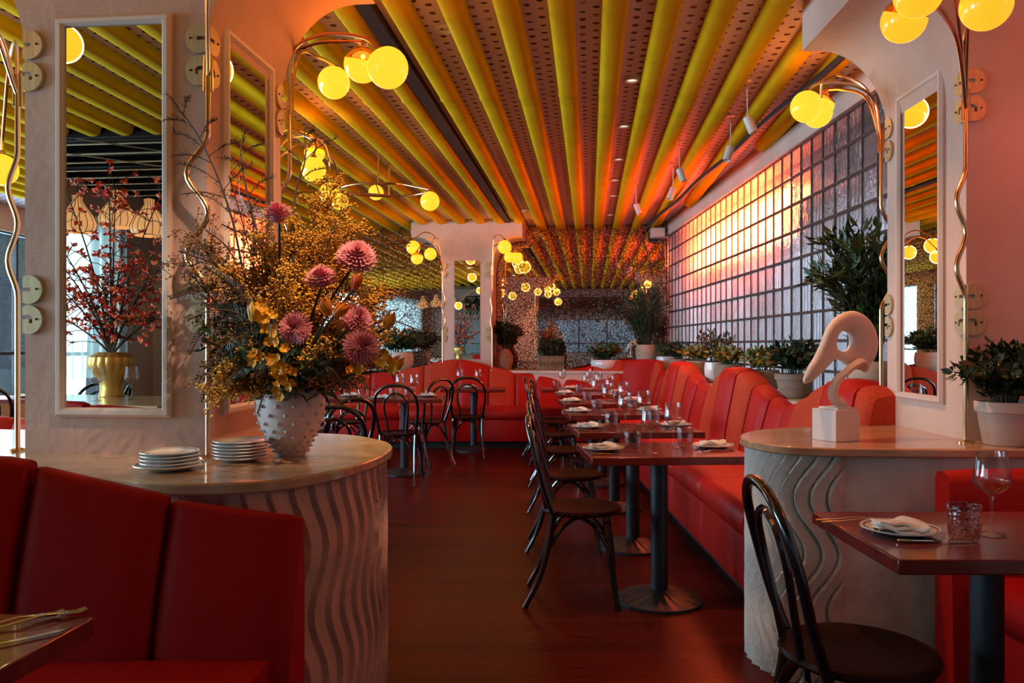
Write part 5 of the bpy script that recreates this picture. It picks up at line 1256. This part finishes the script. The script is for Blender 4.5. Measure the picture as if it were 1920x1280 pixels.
for i, (dx, dz, dy) in enumerate(((-0.55, 0.95, 0), (-0.35, 1.30, 0.1), (-0.1, 1.35, -0.1), (0.15, 1.2, 0.15), (0.40, 1.15, 0.0), (0.58, 0.8, 0.1), (-0.65, 0.6, -0.1), (0.65, 0.45, 0), (-0.3, 0.7, 0.2), (0.3, 0.7, -0.2), (-0.5, 0.35, 0.1), (0.45, 0.35, -0.1), (0, 0.55, 0.1), (0.1, 0.85, 0))):
    tip = gb+V(dx, dy, dz); t = thing('blossom_branch', 'branch with red and coral blossoms in the reflected gold vase', 'foliage', tip, group='blossom branches in the gold vase')
    md = gb+V(dx*0.3, dy*0.3, dz*0.55); l = [gb*(1-k/12)**2+md*2*(k/12)*(1-k/12)+tip*(k/12)**2 for k in range(13)]; s = MB().tube(l, [0.009-0.0005*k for k in range(13)], 6); m = MB()
    for k in range(26):
        i_ = random.randint(3, 12); d = V(rnd(-1, 1), rnd(-.6, .6), rnd(-.3, 1)).normalized(); q = l[i_]+d*rnd(0.05, 0.22); s.tube([l[i_], l[i_].lerp(q, .5)+V(0, 0, .01), q], 0.0028, 4)
        for b in range(2):
            for e in range(4): dd = V(rnd(-1, 1), rnd(-1, 1), rnd(-1, 1)).normalized(); m.leaf(q, dd, dd.orthogonal(), 0.034, 0.024, .2)
    s.build('stem', M['twig'], t, w=True); m.build('blossoms', M['wax'], t, w=True)
for i, (px, py) in enumerate(((225, 396), (284, 412), (150, 405), (350, 396))):
    p = Mr(px, py, 8.2); t = thing('pendant_lantern', 'onion-shaped pale paper lantern seen in the wide mirror, %s' % ('above the vase', 'at its right edge', 'farthest left', 'beyond its right edge')[i], 'lamp', p, group='onion-shaped paper lanterns')
    vs = []; pr = [(0.03, 0.21), (0.055, 0.20), (0.05, 0.15), (0.085, 0.09), (0.15, 0.0), (0.185, -0.08), (0.18, -0.13), (0.15, -0.17), (0.145, -0.172)]
    for r, z in pr:
        for q in range(48): a = 2*PI*q/48; k = 1-0.05*(q % 3 == 0); vs.append((r*k*math.cos(a), r*k*math.sin(a), z))
    MB().add(vs, [(j*48+q, j*48+(q+1) % 48, (j+1)*48+(q+1) % 48, (j+1)*48+q) for j in range(len(pr)-1) for q in range(48)]).build('shade', M['lantern'], t)
    rb = MB()
    for q in range(0, 48, 3): a = 2*PI*q/48; rb.tube([V(r*1.004*math.cos(a), r*1.004*math.sin(a), z) for r, z in pr], 0.0035, 4)
    rb.build('wire_ribs', M['twig'], t)
    MB().tube([V(0, 0, 0.2), V(0, 0, 3.2-p.z)], 0.004, 6).build('cord', M['toe'], t)
pb = Mr(170, 0, 5.0)
for (px, D, fd, lb) in ((160, 7.6, 200, 'bentwood chair behind the gold vase, seen in the wide mirror'), (185, 7.0, 150, 'second bentwood chair by the gold vase, seen in the wide mirror')):
    p = Mr(px, 0, D); place_chair(p.x, p.y, fd, lb)
p = Mr(253, 0, 5.6); w1 = dup(wine0, (p.x, p.y, 0.8905), 0, 'wine glass beside the gold vase in the wide mirror', 'wine glasses')
p = Mr(188, 0, 5.5); w1 = dup(wine0, (p.x, p.y, 0.8905), 0, 'wine glass left of the gold vase in the wide mirror', 'wine glasses')
# hanging greenery over the rear bar
m = MB(); s = MB(); s.tube([V(-4.0, -2.6, 2.72), V(2.4, -2.6, 2.72)], 0.02, 6)
for i in range(2600):
    x = rnd(-4.0, 2.4); z = 2.72-abs(random.gauss(0, 0.26)); d = V(rnd(-.6, .6), rnd(-.6, .6), -1).normalized(); m.leaf(V(x, -2.6+rnd(-.18, .18), z), d, V(rnd(-1, 1), rnd(-1, 1), 0), rnd(0.08, 0.16), 0.04, 0.2)
o = thing('hanging_greenery', 'long dark garland of trailing leaves over the rear bar, seen in the back mirrors', 'foliage', (-0.8, -2.6, 2.72))
m.build('leaves', M['leaf_dark'], o, w=True); s.build('rail', M['toe'], o, w=True)

# ================================================================== light
def light(kind, name, loc, energy, col, size=0.1, size_y=None, target=None, spread=None, angle=None, blend=0.5):
    l = bpy.data.lights.new(name, kind); l.energy = energy; l.color = col
    if kind == 'AREA':
        l.size = size
        if size_y: l.shape = 'RECTANGLE'; l.size_y = size_y
        if spread: l.spread = math.radians(spread)
    else: l.shadow_soft_size = size
    if kind == 'SPOT': l.spot_size = math.radians(angle); l.spot_blend = blend
    o = bpy.data.objects.new(name, l); COL.objects.link(o); o.location = loc
    if target is not None: o.rotation_euler = (Vector(target)-Vector(loc)).to_track_quat('-Z', 'Y').to_euler()
    return o
for i, (c, r, dp) in enumerate(GLOBES): light('POINT', 'globe_light', c, GL_D if dp else GL_W*(1.0 if c.y < 8 else 1.3), (1.0, 0.15, 0.05) if dp else (1.0, 0.46, 0.12), r+0.006)
COOL = (0.72, 0.86, 1.0)
light('AREA', 'daylight_left_rear', (-6.3, -1.3, 1.65), L_LEFT*0.9, COOL, 3.8, 2.0, (0, -1.3, 1.4))
light('AREA', 'daylight_left_middle', (-6.3, 3.1, 1.65), L_LEFT*4.0, COOL, 3.8, 2.0, (0, 3.1, 1.3))
light('AREA', 'daylight_left_far', (-6.3, 8.1, 1.65), L_LEFT*2.3, COOL, 5.0, 2.0, (0, 8.1, 1.3))
light('AREA', 'daylight_rear', (-1.65, -4.3, 1.7), L_REAR, COOL, 7.2, 1.6, (-1.65, 0, 1.5))
# added orange lights under the street canopy, for the glow through the glass blocks
light('AREA', 'added_canopy_glow', (2.42, 8.1, 2.36), L_GLOW, (1.0, 0.11, 0.028), 3.2, 0.45, (1.2, 8.1, 2.60))
light('AREA', 'added_canopy_glow_up', (2.5, 8.2, 2.28), L_GLOW2, (1.0, 0.30, 0.06), 0.3, 2.8, (2.5, 8.2, 3.0), spread=110)
for i, (px, py) in enumerate(((1185, 150), (1170, 236), (1160, 298), (1153, 337), (1150, 366))):
    p = PZ(px, py, 2.905); light('SPOT', 'downlight_beam', p, L_DOWN, (1.0, 0.55, 0.32), 0.035, target=(p.x, p.y, 0), angle=95, blend=0.8)
for p, ax in spots: light('SPOT', 'spot_beam', p+ax*0.06, L_SPOT, (1.0, 0.62, 0.42), 0.02, target=p+ax*2+V(0, 0, 0), angle=60, blend=0.6)
# out of frame: added key light on the bouquet, then recessed downlights above the near counters
t = thing('downlight', 'added unseen light above the frame aimed at the bouquet', 'downlight', (-0.15, 1.75, 2.925), group='recessed ceiling downlights')
MB().lathe([(0.030, 0.004), (0.036, -0.008), (0.050, -0.010), (0.057, 0.004)], 24, cap=False).build('trim_ring', M['white_metal'], t)
light('SPOT', 'added_bouquet_key', (-0.15, 1.75, 2.90), L_BOU, (1.0, 0.70, 0.50), 0.03, target=(-0.80, 2.75, 1.42), angle=36, blend=0.8)  # added to brighten the bouquet
for (x, y, e, tx, ty) in ((0.55, 3.3, 1.3, 1.35, 3.3), (-0.35, 4.2, 1.5, -0.7, 3.2), (2.15, 2.6, 0.2, 2.15, 3.0)):
    t = thing('downlight', 'recessed downlight above the frame, over %s' % ('the right counter' if x == 0.55 else 'the left counter' if x < 0 else 'the right foreground wall'), 'downlight', (x, y, 2.925), group='recessed ceiling downlights')
    MB().lathe([(0.030, 0.004), (0.036, -0.008), (0.050, -0.010), (0.057, 0.004)], 24, cap=False).build('trim_ring', M['white_metal'], t)
    light('SPOT', 'counter_beam', (x, y, 2.90), L_CNT*e, (1.0, 0.50, 0.25) if x < 2 else (1.0, 0.08, 0.05), 0.03, target=(tx, ty, 0.9), angle=70, blend=0.7)
# unseen red globe added above the frame, for the red light on the near wall
t = thing('added_red_lamp', 'added unseen red globe giving the red light by the big near table', 'lamp', (2.4, 1.9, 2.4))
MB().sphere((0, 0, 0), 0.09, 20, 12).build('shade', opal('lit_red_glass', (1.0, 0.05, 0.02), 1.2), t)
MB().tube([V(0, 0, 0.08), V(0, 0, 0.52)], 0.005, 6).build('cord', M['toe'], t)
light('POINT', 'added_red_light', (2.4, 1.9, 2.4), L_RED, (1.0, 0.10, 0.035), 0.1)
w = bpy.data.worlds.new('sky'); SC.world = w; w.use_nodes = True
nt = w.node_tree; bg = nt.nodes['Background']; bg.inputs[0].default_value = (0.62, 0.76, 0.95, 1); bg.inputs[1].default_value = L_SKY
# ------------------------------------------------------------------ camera
cam = bpy.data.cameras.new('camera'); co = bpy.data.objects.new('camera', cam); COL.objects.link(co)
co.location = (0, 0, H); co.rotation_euler = (PI/2, 0, 0); cam.sensor_width = 36; cam.lens = F/1920*36; cam.shift_y = 6/1920; cam.clip_start = 0.05
SC.camera = co
vs_ = SC.view_settings; vs_.view_transform = 'Standard'; vs_.look = 'None'; vs_.gamma = 1.0; vs_.use_curve_mapping = False; vs_.exposure = EXPO
cy_ = SC.cycles
cy_.max_bounces = 6; cy_.diffuse_bounces = 3; cy_.glossy_bounces = 4; cy_.transmission_bounces = 4; cy_.transparent_max_bounces = 16
cy_.sample_clamp_indirect = 4.0; cy_.caustics_reflective = False; cy_.caustics_refractive = False; cy_.use_denoising = True
cy_.use_adaptive_sampling = True; cy_.adaptive_threshold = 0.025
